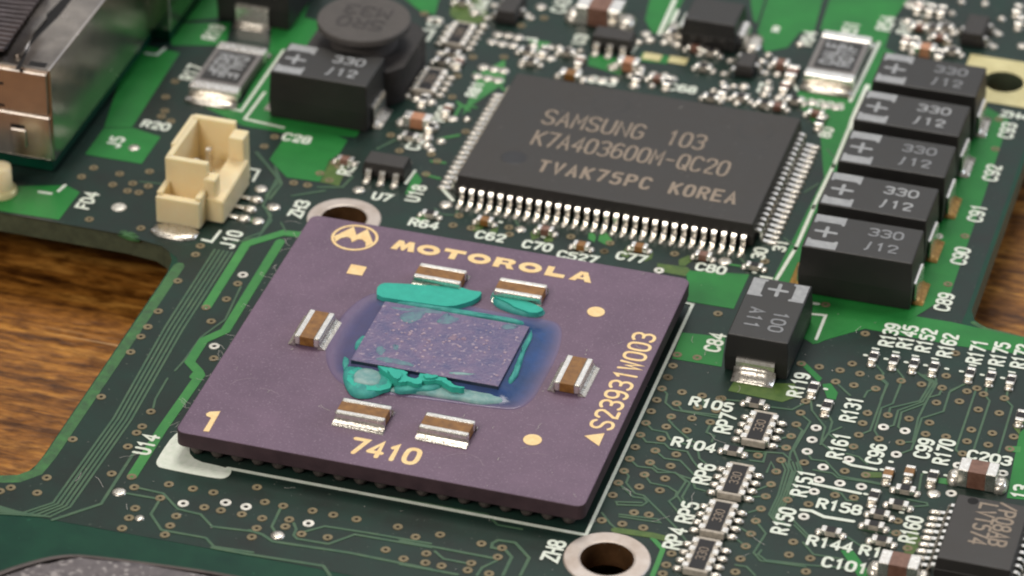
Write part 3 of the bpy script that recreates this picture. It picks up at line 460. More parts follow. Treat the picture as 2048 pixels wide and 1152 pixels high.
for zn, x, y in (('K', 562, 897), ('K', 680, 918), ('K', 796, 937), ('K', 908, 955), ('K', 1030, 975), ('K', 1115, 990), ('K', 1234, 1010), ('K', 1352, 1028), ('O', 292, 178), ('O', 655, 545), ('O', 900, 560), ('O', 1020, 578), ('O', 560, 685), ('O', 705, 500), ('I', 580, 130), ('I', 825, 215), ('I', 175, 105), ('O', 765, 790), ('I', 1045, 300), ('J', 890, 420), ('O', 330, 83)): silk(zn, [(x - 7, y - 1), (x + 7, y + 2)], 0.2)
for zn, x, y in (('K', 620, 860), ('K', 738, 880), ('K', 850, 902), ('K', 962, 918), ('K', 1180, 955), ('K', 1290, 975), ('K', 1405, 995)): silk(zn, [(x - 16, y - 3), (x + 16, y + 3)], 0.16)

# printed part numbers on the board:   text, pixel, rotation
for s, px, py, rot, h in (('C28', 594, 278, 0, 1.0), ('R20', 312, 252, 0, 1.0), ('U7', 764, 395, 0, 1.0), ('R64', 848, 449, 0, 1.0), ('C62', 981, 474, 0, 1.0), ('C70', 1075, 493, 0, 1.0), ('C527', 1155, 515, 0, 0.95), ('C77', 1263, 516, 0, 1.0), ('C80', 1422, 538, 0, 1.0), ('R105', 1423, 810, 0, 1.05), ('R104', 1388, 891, 0, 1.05), ('C101', 1690, 1132, 0, 1.05), ('C203', 1979, 917, 0, 1.05), ('R144', 1660, 1089, 0, 1.05), ('R1', 1742, 1104, 0, 1.05), ('R158', 1679, 1015, 0, 1.05),
    ('C63', 1205, 163, 0, 1.0), ('C68', 1365, 178, 0, 1.0), ('ZH4', 2030, 232, 0, 0.9), ('R1286', 1640, 208, 0, 0.9), ('R', 1554, 60, 0, 0.9), ('J5', 231, 285, 90, 1.1), ('R17', 383, 146, 90, 1.2), ('R19', 427, 66, 90, 1.2), ('FD4', 175, 402, 90, 1.05), ('J10', 462, 480, 90, 1.15), ('ZH3', 598, 419, 90, 1.05), ('U18', 832, 388, 90, 1.05), ('R31', 697, 335, 90, 1.1), ('C29', 832, 285, 90, 1.1), ('R60', 884, 229, 90, 1.0),
    ('C93', 2015, 262, 90, 1.1), ('C92', 1984, 347, 90, 1.1), ('C91', 1954, 428, 90, 1.1), ('C90', 1921, 513, 90, 1.1), ('C89', 1888, 605, 90, 1.1), ('R139', 1779, 671, 90, 1.05), ('R145', 1815, 675, 90, 1.05), ('R152', 1852, 682, 90, 1.05), ('R162', 1895, 692, 90, 1.05), ('R171', 1954, 705, 90, 1.05), ('R175', 1999, 709, 90, 1.05), ('R172', 2042, 714, 90, 1.05), ('R119', 1597, 771, 90, 1.05), ('C84', 1430, 686, 90, 1.1), ('R131', 1703, 820, 90, 1.1), ('R161', 1677, 893, 90, 1.1), ('C96', 1752, 909, 90, 1.05), ('C99', 1848, 898, 90, 1.05), ('R170', 1888, 905, 90, 1.05), ('R151', 1606, 968, 90, 1.1), ('R150', 1567, 1043, 90, 1.1), ('R160', 1822, 1060, 90, 1.1), ('RP7', 1451, 848, 90, 1.15), ('RP6', 1408, 949, 90, 1.15), ('RP5', 1375, 1026, 90, 1.15), ('RP4', 1350, 1078, 90, 1.15), ('ZH8', 1107, 1103, 90, 1.15), ('U14', 293, 890, 90, 1.15),
    ('30', 1519, 508, 90, 0.95), ('31', 1561, 493, 90, 0.9), ('80', 1652, 266, 90, 0.9), ('R94', 1616, 78, 90, 1.0), ('R51', 1700, 60, 90, 1.2), ('R54', 1772, 48, 90, 1.2), ('R45', 1812, 55, 90, 1.1), ('C20', 1850, 20, 90, 1.0), ('R44', 962, 14, 90, 1.2), ('C43', 1122, 12, 90, 1.2), ('U3', 1160, 80, 90, 1.0), ('37', 1530, 178, 90, 1.0), ('R81', 950, 180, 90, 0.9), ('C9', 870, 45, 90, 1.0), ('13', 2042, 985, 90, 1.1)):
    text(s, *P(px, py), rot, board, h=h * .8, adv=(.68 if rot == 0 else .66 if s[0] in 'RCU' and len(s) == 4 else .7), sw=.2)

# ================================================================== big chips
# --- processor
HS = 1.9
cpu = thing('processor', 'purple ceramic processor with gold lettering and a bare die in the middle', 'processor chip', 0, 0)
bm = bmesh.new(); a = 12.5; rr = 0.55
def rrect(a, b, r, n=5):
    o = []
    for sx, sy, t0 in ((1, -1, -90), (1, 1, 0), (-1, 1, 90), (-1, -1, 180)):
        for i in range(n + 1):
            t = R_(t0 + 90 * i / n); o.append((sx * (a - r) + r * math.cos(t), sy * (b - r) + r * math.sin(t)))
    return o
rings = []
for off, z in ((0.06, 0.86), (0, 0.92), (0, HS - 0.07), (0.02, HS - 0.02), (0.07, HS)):
    rings.append([bm.verts.new((x, y, z)) for x, y in rrect(a - off, a - off, rr)])
for i, (A_, B_) in enumerate(zip(rings, rings[1:])):
    n = len(A_)
    for j in range(n):
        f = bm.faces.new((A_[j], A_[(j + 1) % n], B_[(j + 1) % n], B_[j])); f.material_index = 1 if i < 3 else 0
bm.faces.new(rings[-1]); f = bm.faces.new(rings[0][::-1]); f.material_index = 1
link('ceramic_body', mesh_from(bm, 'ceramic_body', ['ceramic', 'ceramic_shaded_side']), cpu)
bm = bmesh.new(); bmesh.ops.create_uvsphere(bm, u_segments=12, v_segments=8, radius=0.44)
for v in bm.verts: v.co.z = max(-0.435, min(0.425, v.co.z * 1.2)) + 0.435
BALL = mesh_from(bm, 'solder_ball', 'ball', True)
for i in range(19):
    t = -11.43 + 1.27 * i
    link('solder_ball', BALL, cpu, (t, -11.6, 0)); link('solder_ball', BALL, cpu, (11.6, t, 0)) if i else None; link('solder_ball', BALL, cpu, (-11.43, t, 0)) if i else None
# die, underfill and what is left of the thermal pad
HD = 2.62
dc = [P(705, 722, HD), P(1002, 771, HD), P(1057, 648, HD), P(763, 605, HD)]
dx0, dx1, dy0, dy1 = (dc[0][0] + dc[3][0]) / 2, (dc[1][0] + dc[2][0]) / 2, (dc[0][1] + dc[1][1]) / 2, (dc[2][1] + dc[3][1]) / 2
bm = bmesh.new(); bm_box(bm, dx0, dx1, dy0, dy1, HS + 0.001, HD, 0.03, 1)
for f in bm.faces: f.material_index = 0 if f.normal.z > 0.5 else 1
bm.normal_update()
die = link('die', mesh_from(bm, 'die', ['die', 'die_side']), cpu)
for p in die.data.polygons: p.material_index = 0 if p.normal.z > 0.5 else 1
uo = zl('Q', [(30, 640), (60, 480), (150, 330), (280, 210), (420, 150), (800, 190), (1250, 300), (1620, 350), (1740, 390), (1740, 520), (1680, 680), (1600, 820), (1540, 930), (1430, 1010), (1250, 1000), (900, 950), (500, 900), (260, 860), (110, 800)], HS)
uo = chaikin(uo, 2); n = len(uo); bm = bmesh.new(); att = []
cx, cy = (dx0 + dx1) / 2, (dy0 + dy1) / 2
def on_die(x, y, g):
    hx, hy = (dx1 - dx0) / 2 + g, (dy1 - dy0) / 2 + g; ux, uy = x - cx, y - cy; k = min(hx / abs(ux) if ux else 9e9, hy / abs(uy) if uy else 9e9); return cx + ux * k, cy + uy * k
rings = []
for f, z, rim in ((0, 0.003, 1.0), (0.03, 0.04, 1.0), (0.08, 0.05, 0.7), (0.3, 0.06, 0.25), (0.55, 0.11, 0.0), (0.8, 0.26, 0.0), (1.0, 0.46, 0.0)):
    row = []
    for x, y in uo:
        qx, qy = on_die(x, y, 0.0); row.append(bm.verts.new((x + (qx - x) * f, y + (qy - y) * f, HS + z))); att.append(rim)
    rings.append(row)
for A_, B_ in zip(rings, rings[1:]):
    for j in range(n): bm.faces.new((A_[j], A_[(j + 1) % n], B_[(j + 1) % n], B_[j]))
bm.verts.index_update(); me = mesh_from(bm, 'underfill', 'underfill', True)
at = me.attributes.new('rim', 'FLOAT', 'POINT')
for i, v in enumerate(att): at.data[i].value = v
link('underfill', me, cpu)
def rag(p, sd, k):
    q = random.Random(sd); return [(a + q.uniform(-k, k), b + q.uniform(-k, k)) for a, b in p]
def resid(pts, z0, h, m, sd, sm=1, flat=0.85, jig=0.03):
    if m == 'teal': return link('thermal_pad_residue', prism_mesh([rag(chaikin(rag(zl('Q', pts, z0 + h), sd + 60, .04), 2 if sd > 5 else 1), sd, .045 if sd > 5 else .02)], z0, z0 + h, m), cpu)
    return link('thermal_pad_residue', blob_mesh(rag(chaikin(zl('Q', pts, z0 + h * .6), 1), sd, .05), z0, h, m, 1, flat, jig, sd), cpu)
resid([(410, 130), (430, 100), (480, 92), (800, 108), (1000, 120), (1100, 150), (1165, 155), (1150, 190), (1080, 228), (940, 262), (800, 250), (560, 215), (405, 190)], HS + 0.02, 0.36, 'teal', 1)
resid([(1225, 165), (1290, 150), (1450, 205), (1600, 268), (1625, 300), (1560, 330), (1440, 318), (1300, 270), (1230, 210)], HS + 0.01, 0.28, 'teal_d', 2)
resid([(1240, 160), (1300, 158), (1450, 205), (1600, 268), (1615, 290), (1540, 315), (1420, 275), (1340, 225), (1245, 190)], HS + 0.15, 0.22, 'teal', 3)
resid([(555, 216), (800, 258), (1100, 300), (1460, 362), (1480, 380), (1400, 385), (1100, 335), (800, 285), (555, 238)], HD - 0.2, 0.24, 'teal_d', 4)
resid([(160, 740), (175, 700), (215, 690), (300, 700), (430, 705), (520, 770), (530, 840), (440, 880), (330, 915), (240, 905), (185, 850)], HS + 0.05, 0.32, 'teal_d', 5, 2)
resid([(230, 780), (260, 725), (330, 700), (410, 715), (450, 770), (420, 825), (330, 830), (260, 815)], HS + 0.3, 0.12, 'teal_p', 6, 2)
resid([(405, 680), (470, 670), (520, 700), (570, 688), (600, 715), (645, 735), (612, 752), (655, 775), (690, 785), (722, 765), (712, 735), (760, 726), (800, 745), (850, 740), (892, 770), (930, 802), (980, 830), (1060, 845), (1000, 852), (930, 832), (880, 800), (830, 792), (770, 802), (742, 792), (722, 818), (680, 822), (640, 802), (590, 808), (540, 797), (500, 760), (450, 720)], HS + 0.15, 0.5, 'teal', 7)
resid([(480, 700), (560, 720), (600, 760), (560, 790), (500, 750)], HS + 0.4, 0.42, 'teal', 8); resid([(740, 742), (800, 752), (860, 760), (820, 780), (760, 778)], HS + 0.4, 0.38, 'teal', 9)
link('thermal_pad_residue', prism_mesh([rag(chaikin(zl('Q', [(185, 765), (225, 715), (300, 690), (390, 694), (475, 728), (535, 785), (515, 845), (430, 872), (350, 868), (260, 845), (205, 812)], HS + .35), 2), 51, .05), rag(chaikin(zl('Q', [(225, 770), (255, 735), (310, 716), (380, 722), (450, 752), (490, 795), (480, 822), (420, 838), (350, 836), (290, 815), (240, 796)], HS + .35), 2), 52, .05)[::-1]], HS + .1, HS + .36, 'teal'), cpu)
resid([(480, 860), (560, 815), (700, 800), (860, 790), (920, 810), (960, 835), (1100, 850), (1200, 855), (1290, 905), (1340, 940), (1200, 962), (1050, 940), (900, 915), (700, 880), (560, 880)], HS + 0.06, 0.2, 'teal_p', 10, 2, 0.8, 0.04)
resid([(520, 850), (560, 800), (720, 800), (840, 790), (900, 830), (820, 870), (680, 870), (560, 885)], HS + 0.12, 0.28, 'teal_d', 11)
resid([(1500, 430), (1535, 425), (1530, 480), (1490, 560), (1440, 720), (1430, 760), (1350, 825), (1370, 770), (1410, 700), (1440, 600), (1460, 500)], HS + 0.25, 0.18, 'teal_d', 12, 1, 0.9)
resid([(300, 470), (345, 480), (310, 560), (270, 590), (240, 565)], HS + 0.2, 0.25, 'teal_d', 13); resid([(165, 620), (215, 640), (215, 690), (180, 730), (160, 690)], HS + 0.08, 0.22, 'teal_d', 14)
DSM = ([(470, 260), (620, 280), (700, 262), (820, 285), (900, 300), (860, 318), (700, 300), (560, 290)], [(400, 560), (450, 540), (480, 590), (420, 620)], [(520, 530), (570, 540), (560, 580), (530, 570)], [(380, 640), (470, 620), (560, 650), (680, 680), (600, 690), (460, 660)])
for i, pts in enumerate(DSM): link('smear', blob_mesh(rag(chaikin(zl('Q', pts, HD), 2), i, .05), HD - .02, .035, 'smear_t', 0, .8, .003, i), die)
for i, pts in enumerate(([(560, 330), (640, 300), (740, 290), (760, 320), (700, 370), (640, 385), (590, 370)], [(830, 385), (880, 330), (920, 300), (950, 335), (1010, 350), (980, 380), (890, 390)], [(1300, 400), (1370, 385), (1450, 405), (1380, 425), (1310, 425)], [(470, 630), (560, 640), (700, 690), (640, 695), (520, 670)], [(900, 730), (1100, 745), (1140, 750), (980, 760)], [(920, 480), (990, 475), (980, 505), (925, 500)], [(1000, 490), (1060, 485), (1050, 515)], [(760, 495), (800, 510), (790, 530)])):
    link('smear', blob_mesh(rag(chaikin(zl('Q', pts, HD), 2), i + 30, .06), HD - 0.02, 0.045, 'smear_t' if i < 4 else 'teal_p' if i < 5 else 'smear_p', 0, 0.8, 0.004, i), die)
rs = random.Random(3)
GR = [blob_mesh([(r * math.cos(t), r * math.sin(t) * .8) for t in (0, 1.2, 2.4, 3.6, 5)], 0, 0.05, 'grain', 1, 0.7, 0.002, int(r * 100)) for r in (0.06, 0.085, 0.13)]
for i in range(70): link('grain', rs.choice(GR), die, (min(dx1 - .4, max(dx0 + .4, rs.gauss(cx + .4, 1.9))) if i < 52 else rs.uniform(dx0 + .5, dx1 - .5), min(dy1 - .4, max(dy0 + .4, rs.gauss(cy, 1.2))), HD - 0.01))
rsc = random.Random(9)
for x_, y_, r_, a0, a1 in ((4.6, -10.8, 1.3, 20, 150), (-9.5, -7.5, 1.6, 100, 160), (-2.2, 6.6, .9, 0, 120), (-9.0, -9.0, 2.2, 60, 95), (9.2, 1.5, 1.5, 200, 260), (8.8, -9.6, 1.4, 80, 130), (-6.6, 3.5, 2.0, 300, 335), (2.4, 9.6, 1.2, 60, 110)):
    line([(x_ + r_ * math.cos(R_(a0 + (a1 - a0) * i / 9)) + rsc.uniform(-.03, .03), y_ + r_ * math.sin(R_(a0 + (a1 - a0) * i / 9)) + rsc.uniform(-.03, .03)) for i in range(10)], .045, 'scuff', cpu, HS + .004, 'scuff', z0=HS)
# the six capacitors on the processor: metal ends run along their long sides
rcap = random.Random(5); rq = lambda: rcap.uniform(-.05, .05)
def cap_long(px, py, rot):
    x, y = P(px, py, HS + 0.72); c = link('capacitor', None, cpu, (x, y, HS), R_(rot)); c.empty_display_size = .5
    box('body', c, 'mlcc', -1.5, 1.5, -0.46, 0.46, 0.06, 0.69, 0.04, 2)
    for s in (-1, 1):
        box('terminal', c, 'lead', -1.53, 1.53, s * 0.62 - 0.2, s * 0.62 + 0.2, 0.05, 0.72, 0.09, 2)
        bm = bmesh.new(); pts = [(s * 0.8, 0.42), (s * 0.86, 0.25), (s * 1.0, 0.12), (s * 1.18, 0.05), (s * 1.2, 0.003), (s * 0.7, 0.003)]
        v0 = [bm.verts.new((-1.58 + rq(), q[0], q[1])) for q in pts]; v1 = [bm.verts.new((1.58 + rq(), q[0] * (1 + rq()), q[1])) for q in pts]
        for i in range(6): bm.faces.new((v0[i], v0[(i + 1) % 6], v1[(i + 1) % 6], v1[i]))
        bm.faces.new(v0); bm.faces.new(v1); link('solder', mesh_from(bm, 'solder', 'pad'), c)
for a_ in ((880, 546, 0), (1041, 575, 0.6), (727, 818, 0), (894, 847, -.5), (629, 648, 90), (1147, 740, 90)): cap_long(*a_)
# gold marks
ZG = HS + 0.002
def gold(loops, name, z1=0.025): return link(name, prism_mesh(loops, ZG, ZG + z1, 'gold'), cpu)
def zg(zn, pts): return zl(zn, pts, HS)
lc = zp('U', 934, 598, HS)
ex = (zp('U', 1232, 640, HS)[0] - zp('U', 636, 556, HS)[0]) / 2
gold([circle(*lc, 1.5, 48), circle(*lc, 1.32, 48)], 'logo_ring')
ml = [(-1.3, -.25), (-.46, 1.2), (0, .3), (.46, 1.2), (1.3, -.25), (1.0, -.82), (.82, -.3), (.5, -.05), (.25, -.12), (0, -.55), (-.25, -.12), (-.5, -.05), (-.82, -.3), (-1.0, -.82)]
gold([[(lc[0] + x, lc[1] + y) for x, y in ml]], 'logo_emblem')
def word():
    pl_, pr_ = zp('U', 1375, 735, HS), zp('I', 1100, 478, HS)
    x0, y0, x1 = pl_[0], (pl_[1] + pr_[1]) / 2, pr_[0]; h = 1.08; cw = (x1 - x0) / 8.9
    adv = (x1 - x0 - cw * 0.98) / 7
    for i, c in enumerate('MOTOROLA'):
        X = lambda u, v: (x0 + i * adv + u * cw * .95, y0 + v * h)
        if c == 'M': lp = [[X(*q) for q in ((0, 0), (.18, 1), (.42, 1), (.55, .62), (.68, 1), (.92, 1), (1.1, 0), (.8, 0), (.74, .45), (.6, 0), (.5, 0), (.36, .45), (.3, 0))]]
        elif c == 'O': m_ = X(.5, .5); lp = [circle(*m_, cw * .5, 28, h * .52), circle(*m_, cw * .24, 16, h * .2)]
        elif c == 'T': lp = [[X(*q) for q in ((0, 1), (1, 1), (1, .68), (.64, .68), (.64, 0), (.34, 0), (.34, .68), (0, .68))]]
        elif c == 'R': lp = [[X(*q) for q in ((.02, 0), (.02, 1), (.75, 1), (.95, .85), (.95, .6), (.8, .42), (1.02, 0), (.7, 0), (.55, .36), (.32, .36), (.32, 0))], [X(*q) for q in ((.34, .58), (.64, .58), (.64, .76), (.34, .76))]]
        elif c == 'L': lp = [[X(*q) for q in ((.05, 0), (.05, 1), (.36, 1), (.36, .34), (.95, .34), (.95, 0))]]
        else: lp = [[X(*q) for q in ((0, 0), (.36, 1), (.7, 1), (1.04, 0), (.74, 0), (.68, .22), (.36, .22), (.3, 0))], [X(*q) for q in ((.43, .42), (.61, .42), (.52, .74))]]
        gold(lp, 'gold_letter')
word()
gold([zg('U', [(890, 930), (1085, 965), (1025, 1072), (828, 1042)])], 'gold_square')
for px, py in ((1192, 624), (1065, 880)): gold([circle(*P(px, py, HS), 0.55, 24)], 'gold_dot')
gold([zg('M', [(1057, 350), (1172, 335), (1140, 408)])], 'gold_triangle')
gold([[(q[0], q[1]) for q in zg('S', [(700, 300), (745, 275), (880, 268), (735, 525), (665, 515), (765, 350), (705, 325)])]], 'gold_letter')
pa, pb = zp('L', 1005, 455, HS), zp('M', 130, 520, HS)
text('7410', (pa[0] + pb[0]) / 2 - .35, (pa[1] + pb[1]) / 2 + .8, 0, cpu, 'gold', 1.4, wd=pb[0] - pa[0] - .3, sw=.3, z=HS + .002, name='gold_lettering')
pa, pb = P(1203, 857, HS), P(1289, 668, HS)
text('S23931W003', (pa[0] + pb[0]) / 2, (pa[1] + pb[1]) / 2, 90, cpu, 'gold', 1.3, wd=math.hypot(pb[0] - pa[0], pb[1] - pa[1]) * 1.0, sw=.2, z=HS + .002, name='gold_lettering')

# --- memory chip
LEAD = sweep_mesh([(-0.2, 0.88), (0.2, 0.88), (0.32, 0.84), (0.38, 0.74), (0.40, 0.30), (0.46, 0.17), (0.60, 0.11), (1.36, 0.07)], 0.3, 0.15, 'lead', 'mem', 0.04)
FIL = blob_mesh([(-.17, -.75), (.17, -.75), (.19, -.3), (.17, .0), (-.17, 0), (-.19, -.3)], 0.0, 0.17, 'pad', 1, 0.75, 0.01, 4)
MX, MY, MH = 4.74, 27.08, 1.7
mem = thing('memory_chip', 'large black rectangular memory chip with fine leads on all four sides', 'memory chip', MX, MY)
bm = bmesh.new(); bm_box(bm, -9.98, 9.98, -6.98, 6.98, 0.9, MH, 0.06, 2, 0.11); bm_box(bm, -9.98, 9.98, -6.98, 6.98, 0.12, 0.899, 0.03, 1, 0.0)
link('body', mesh_from(bm, 'body', 'epoxy'), mem)
def leads(th, n, pitch, off, rot, par, me=LEAD, fil=FIL, long_=True):
    for i in range(n):
        t = (i - (n - 1) / 2) * pitch; a = R_(rot); p = Vector((t, -off)); q = Vector((p.x * math.cos(a) - p.y * math.sin(a), p.x * math.sin(a) + p.y * math.cos(a)))
        l = link('lead', me, par, (q.x, q.y, 0), a); link('solder', fil, l, (0, -0.72, 0))
leads(mem, 30, 0.65, 6.98, 0, mem); leads(mem, 20, 0.65, 9.98, 90, mem); leads(mem, 20, 0.65, 9.98, -90, mem); leads(mem, 30, 0.65, 6.98, 180, mem)
def mtext(s, pl_, pr_, h, sw=0.18, cf=.7):
    a_, b_ = P(*pl_, MH), P(*pr_, MH); text(s, (a_[0] + b_[0]) / 2 - MX, (a_[1] + b_[1]) / 2 + h / 2 - MY, 0, mem, 'laser', h, wd=b_[0] - a_[0], sw=sw, z=MH + .001, name='marking', cf=cf)
mtext('SAMSUNG', (1083, 245), (1280, 279), 1.75); mtext('103', (1330, 287), (1402, 300), 1.75); mtext('K7A403600M-QC20', (1062, 288), (1450, 352), 1.75); mtext('TVAK75PC', (1073, 344), (1300, 376), 1.3, 0.24, .55); mtext('KOREA', (1338, 386), (1470, 408), 1.3, 0.24, .58)
def dimple(px, py, r, m='dimple'):
    x, y = P(px, py, MH); link('mould_mark', ring_mesh(r, r * .86, m, 0.012, False, 32), mem, (x - MX, y - MY, MH - 0.004)); 
x, y = P(1028, 315, MH); link('pin_one_mark', disc_mesh(0.85, 'dimple', 0, 0.006), mem, (x - MX, y - MY, MH))
dimple(1222, 207, 1.3, 'epoxy_g'); dimple(1510, 262, 1.2, 'epoxy_g')

# --- logic chip lower right
LH = 1.5
c0 = P(1912, 985, LH); c1 = P(1870, 1120, LH); lx0 = (c0[0] + c1[0]) / 2
lg = thing('logic_chip', 'black chip cut by the picture edge with leads down its side and LVT574 marking', 'logic chip', lx0 + 2.2, c0[1] - 3.25)
bm = bmesh.new(); bm_box(bm, -2.2, 2.2, -3.25, 3.25, 0.75, LH, 0.05, 2, 0.1); bm_box(bm, -2.2, 2.2, -3.25, 3.25, 0.1, 0.749, 0.03, 1); link('body', mesh_from(bm, 'body', 'epoxy'), lg)
LEAD2 = sweep_mesh([(-0.1, 0.74), (0.2, 0.74), (0.32, 0.66), (0.42, 0.22), (0.52, 0.1), (1.0, 0.07)], 0.28, 0.14, 'lead', 'log', 0.04)
leads(lg, 10, 0.65, 2.2, -90, lg, LEAD2); leads(lg, 10, 0.65, 2.2, 90, lg, LEAD2)
def ltext(s, px, py, wd): x, y = P(px, py, LH); text(s, x - lg.location.x, y - lg.location.y, -90, lg, 'laser', 0.95, wd=wd, sw=.17, z=LH + .001, name='marking')
ltext('LVT574', 1966, 1048, 3.9); ltext('/P08AB', 2006, 1050, 4.1)
x, y = P(1946, 1002, LH); link('pin_one_mark', disc_mesh(0.33, 'black', 0, 0.006), lg, (x - lg.location.x, y - lg.location.y, LH))

# ================================================================== tantalum capacitors
def bracket(w_, h_):
    a, b = w_ / 2, h_ / 2; k = .16
    return [(-a, -b), (a, -b), (a, b), (a - k, b), (a - k * 1.6, b - .16), (-a + k * 1.6, b - .16), (-a + k, b), (-a, b)]
def tant(name, label, x, y, rot, L, Wd, H, l1, l2, group, lead_w=2.4, sf=.55, sm_='pad'):
    t = thing(name, label, 'capacitor', x, y, R_(rot), group)
    bm = bmesh.new(); zm = H * 0.42
    rg = [[bm.verts.new((x, y, z)) for x, y in rrect(L / 2 - o, Wd / 2 - o, .08, 2)] for z, o in ((.12, .04), (zm, .0), (H - .06, .11), (H - .02, .135), (H, .19))]
    for a_, b_ in zip(rg, rg[1:]):
        for i in range(len(a_)): bm.faces.new((a_[i], a_[(i + 1) % len(a_)], b_[(i + 1) % len(a_)], b_[i]))
    bm.faces.new(rg[0]); bm.faces.new(rg[-1])
    link('body', mesh_from(bm, 'body', 'epoxy_g'), t)
    for s in (-1, 1):
        st = sweep_mesh([(-.05, H * .42), (.08, H * .42), (.14, H * .36), (.14, .25), (.08, .1), (-.6, .06)], lead_w, 0.14, 'lead', ('tant', H, lead_w), 0.02)
        tm = link('terminal', st, t, (s * L / 2, 0, 0), R_(90 if s > 0 else -90))
        bm = bmesh.new(); hw = lead_w / 2 + .1; pts = [(.2, .7 * sf), (.26, .42 * sf), (.4, .24 * sf), (.4 + .3 * sf, .1), (.4 + .5 * sf, .05), (.4 + .5 * sf, .01), (-.2, .01)]
        rows = [[bm.verts.new((xx, -q[0], q[1] * (1 if abs(xx) < hw * .6 else .72))) for q in pts] for xx in (-hw, -hw * .5, 0, hw * .5, hw)]
        for a_, b_ in zip(rows, rows[1:]):
            for i in range(7): bm.faces.new((a_[i], a_[(i + 1) % 7], b_[(i + 1) % 7], b_[i]))
        bm.faces.new(rows[0]); bm.faces.new(rows[-1]); link('solder', mesh_from(bm, 'solder', sm_, True), tm)
    zt = H + .002; xm = -L / 2 + 1.25; bw = Wd * .30
    for s in (-1, 1):
        bl = [(xm + q[0], s * (Wd / 2 - .2 - .5) + q[1] * -s) for q in bracket(1.95, .95)]
        link('plus_bracket', prism_mesh([bl], zt, zt + .012, 'print'), t)
    link('plus_mark', text_mesh('+', 1.85, 1.35, .24, 'print', 0, .01), t, (xm - .65, -.68, zt))
    pm_ = 'print_b' if len([o for o in bpy.data.objects if o.name.startswith('tantalum')]) % 2 else 'print'
    text(l1, L * .18, Wd * .2, 0, t, pm_, .82, adv=.78, sw=.15, z=zt, name='marking'); text(l2, L * .17, -Wd * .18, 0, t, pm_, .82, adv=.78, sw=.15, z=zt, name='marking')
    return t
ys = [15.85 + 2.1, 21.05 + 2.1, 26.5 + 2.1, 31.85 + 2.1, 37.2 + 2.1]
for (y, jr, sm_), lb in zip(zip(ys, (.5, -.4, .3, -.6, .2), ('flux_solder', 'flux_solder', 'flux_solder', 'pad', 'pad')), ('frontmost black 330 capacitor of the five in a row, next to the C89 lettering', 'second black 330 capacitor from the front of the row, next to the C90 lettering', 'middle black 330 capacitor of the row of five, next to the C91 lettering', 'fourth black 330 capacitor from the front of the row, next to the C92 lettering', 'rearmost black 330 capacitor of the row, beside the pale gold mounting pad')):
    tant('tantalum_capacitor', lb, 22.15 + jr * .12, y, jr, 7.25, 4.25, 3.5, '330', 'j12', 'row of 330 capacitors', 2.4, .55, sm_)
tant('tantalum_capacitor', 'lone black 330 capacitor in front of the round inductor', -16.7, 28.05, 0, 7.0, 4.2, 3.6, '330', 'j12', None)
tant('tantalum_capacitor', 'black 100 A11 capacitor standing between the processor and the row of capacitors', 18.25, 9.5, -90, 6.9, 4.0, 2.7, '100', 'A11', None, 2.4, 1.2)
x, y = P(504, 60); tant('tantalum_capacitor', 'dark capacitor cut by the top edge with a silver end facing front', x - .1, y + 4.2, -90, 7.3, 5.4, 3.8, '', '', None, 2.4)

# ================================================================== current sense resistors
def sense(label, x, y, rot, l1, l2):
    t = thing('sense_resistor', label, 'resistor', x, y, R_(rot), 'silver framed sense resistors')
    box('body', t, 'rgrey', -2.55, 2.55, -1.72, 1.72, 0.2, 0.9, 0.06, 2); box('dark_face', t, 'epoxy_g', -1.95, 1.95, -1.35, 1.35, 0.86, 0.98, 0.04, 1)
    for s in (-1, 1):
        box('terminal', t, 'lead', -.45, .45, -1.74, 1.74, 0.06, 0.93, 0.08, 2, loc=(s * 2.75, 0, 0))
        link('solder', blob_mesh([(-.55, -1.85), (.55, -1.85), (.55, 1.85), (-.55, 1.85)], 0.01, 0.35, 'pad', 1, .7, .02, 5), t, (s * 3.5, 0, 0))
    text(l1, 0, .55, 0, t, 'print', .9, wd=2.9, sw=.2, z=.985, name='marking'); text(l2, 0, -.62, 0, t, 'print', .9, wd=2.9, sw=.2, z=.985, name='marking')
sense('silver framed resistor with DALE marking behind the cream connector', -24.55, 30.0, -90, 'DALE', 'R05F'); sense('silver framed resistor with DALE R01F marking behind the memory chip', 14.95, 44.3, 90, 'DALE', 'R01F')

# ================================================================== small parts
def chip(name, label, px, py, rot, L, Wd, H, m, cat, group=None, top=None, xy=None, z=None):
    """two-ended surface-mount part; px, py is the middle of its top"""
    x, y = xy or P(px, py, H); t = thing(name, label, cat, x, y, R_(rot), group); e = L * .28
    box('body', t, m, -L / 2 + e * .8, L / 2 - e * .8, -Wd / 2 + .015, Wd / 2 - .015, .05, H - .015, .02, 1)
    if top: box('coating', t, 'resin', -L / 2 + e, L / 2 - e, -Wd / 2 + .03, Wd / 2 - .03, H - .02, H + .012, .01, 1)
    for s in (-1, 1):
        tm = box('terminal', t, 'lead', -e / 2, e / 2, -Wd / 2, Wd / 2, .03, H, min(.06, H * .15), 2, loc=(s * (L / 2 - e / 2), 0, 0))
        link('solder', blob_mesh([(-e * .6, -Wd * .52), (e * .75, -Wd * .52), (e * .75, Wd * .52), (-e * .6, Wd * .52)], 0.012, H * .42, 'pad', 1, .6, .01, 3), tm, (s * e * .75, 0, 0), 0 if s > 0 else math.pi)
    return t
CC, CR = 'ceramic capacitor', 'chip resistor'
for lb, px, py in (('C62', 970, 436), ('C70', 1091, 455), ('C527', 1163, 486), ('C77', 1279, 489), ('C80', 1407, 506)):
    chip('ceramic_capacitor', f'tiny brown capacitor behind the {lb} lettering, in front of the memory chip', px, py, 0, 1.1, .6, .5, 'mlcc_r' if lb in ('C80', 'C70') else 'mlcc', CC, 'tiny capacitors along the memory chip')
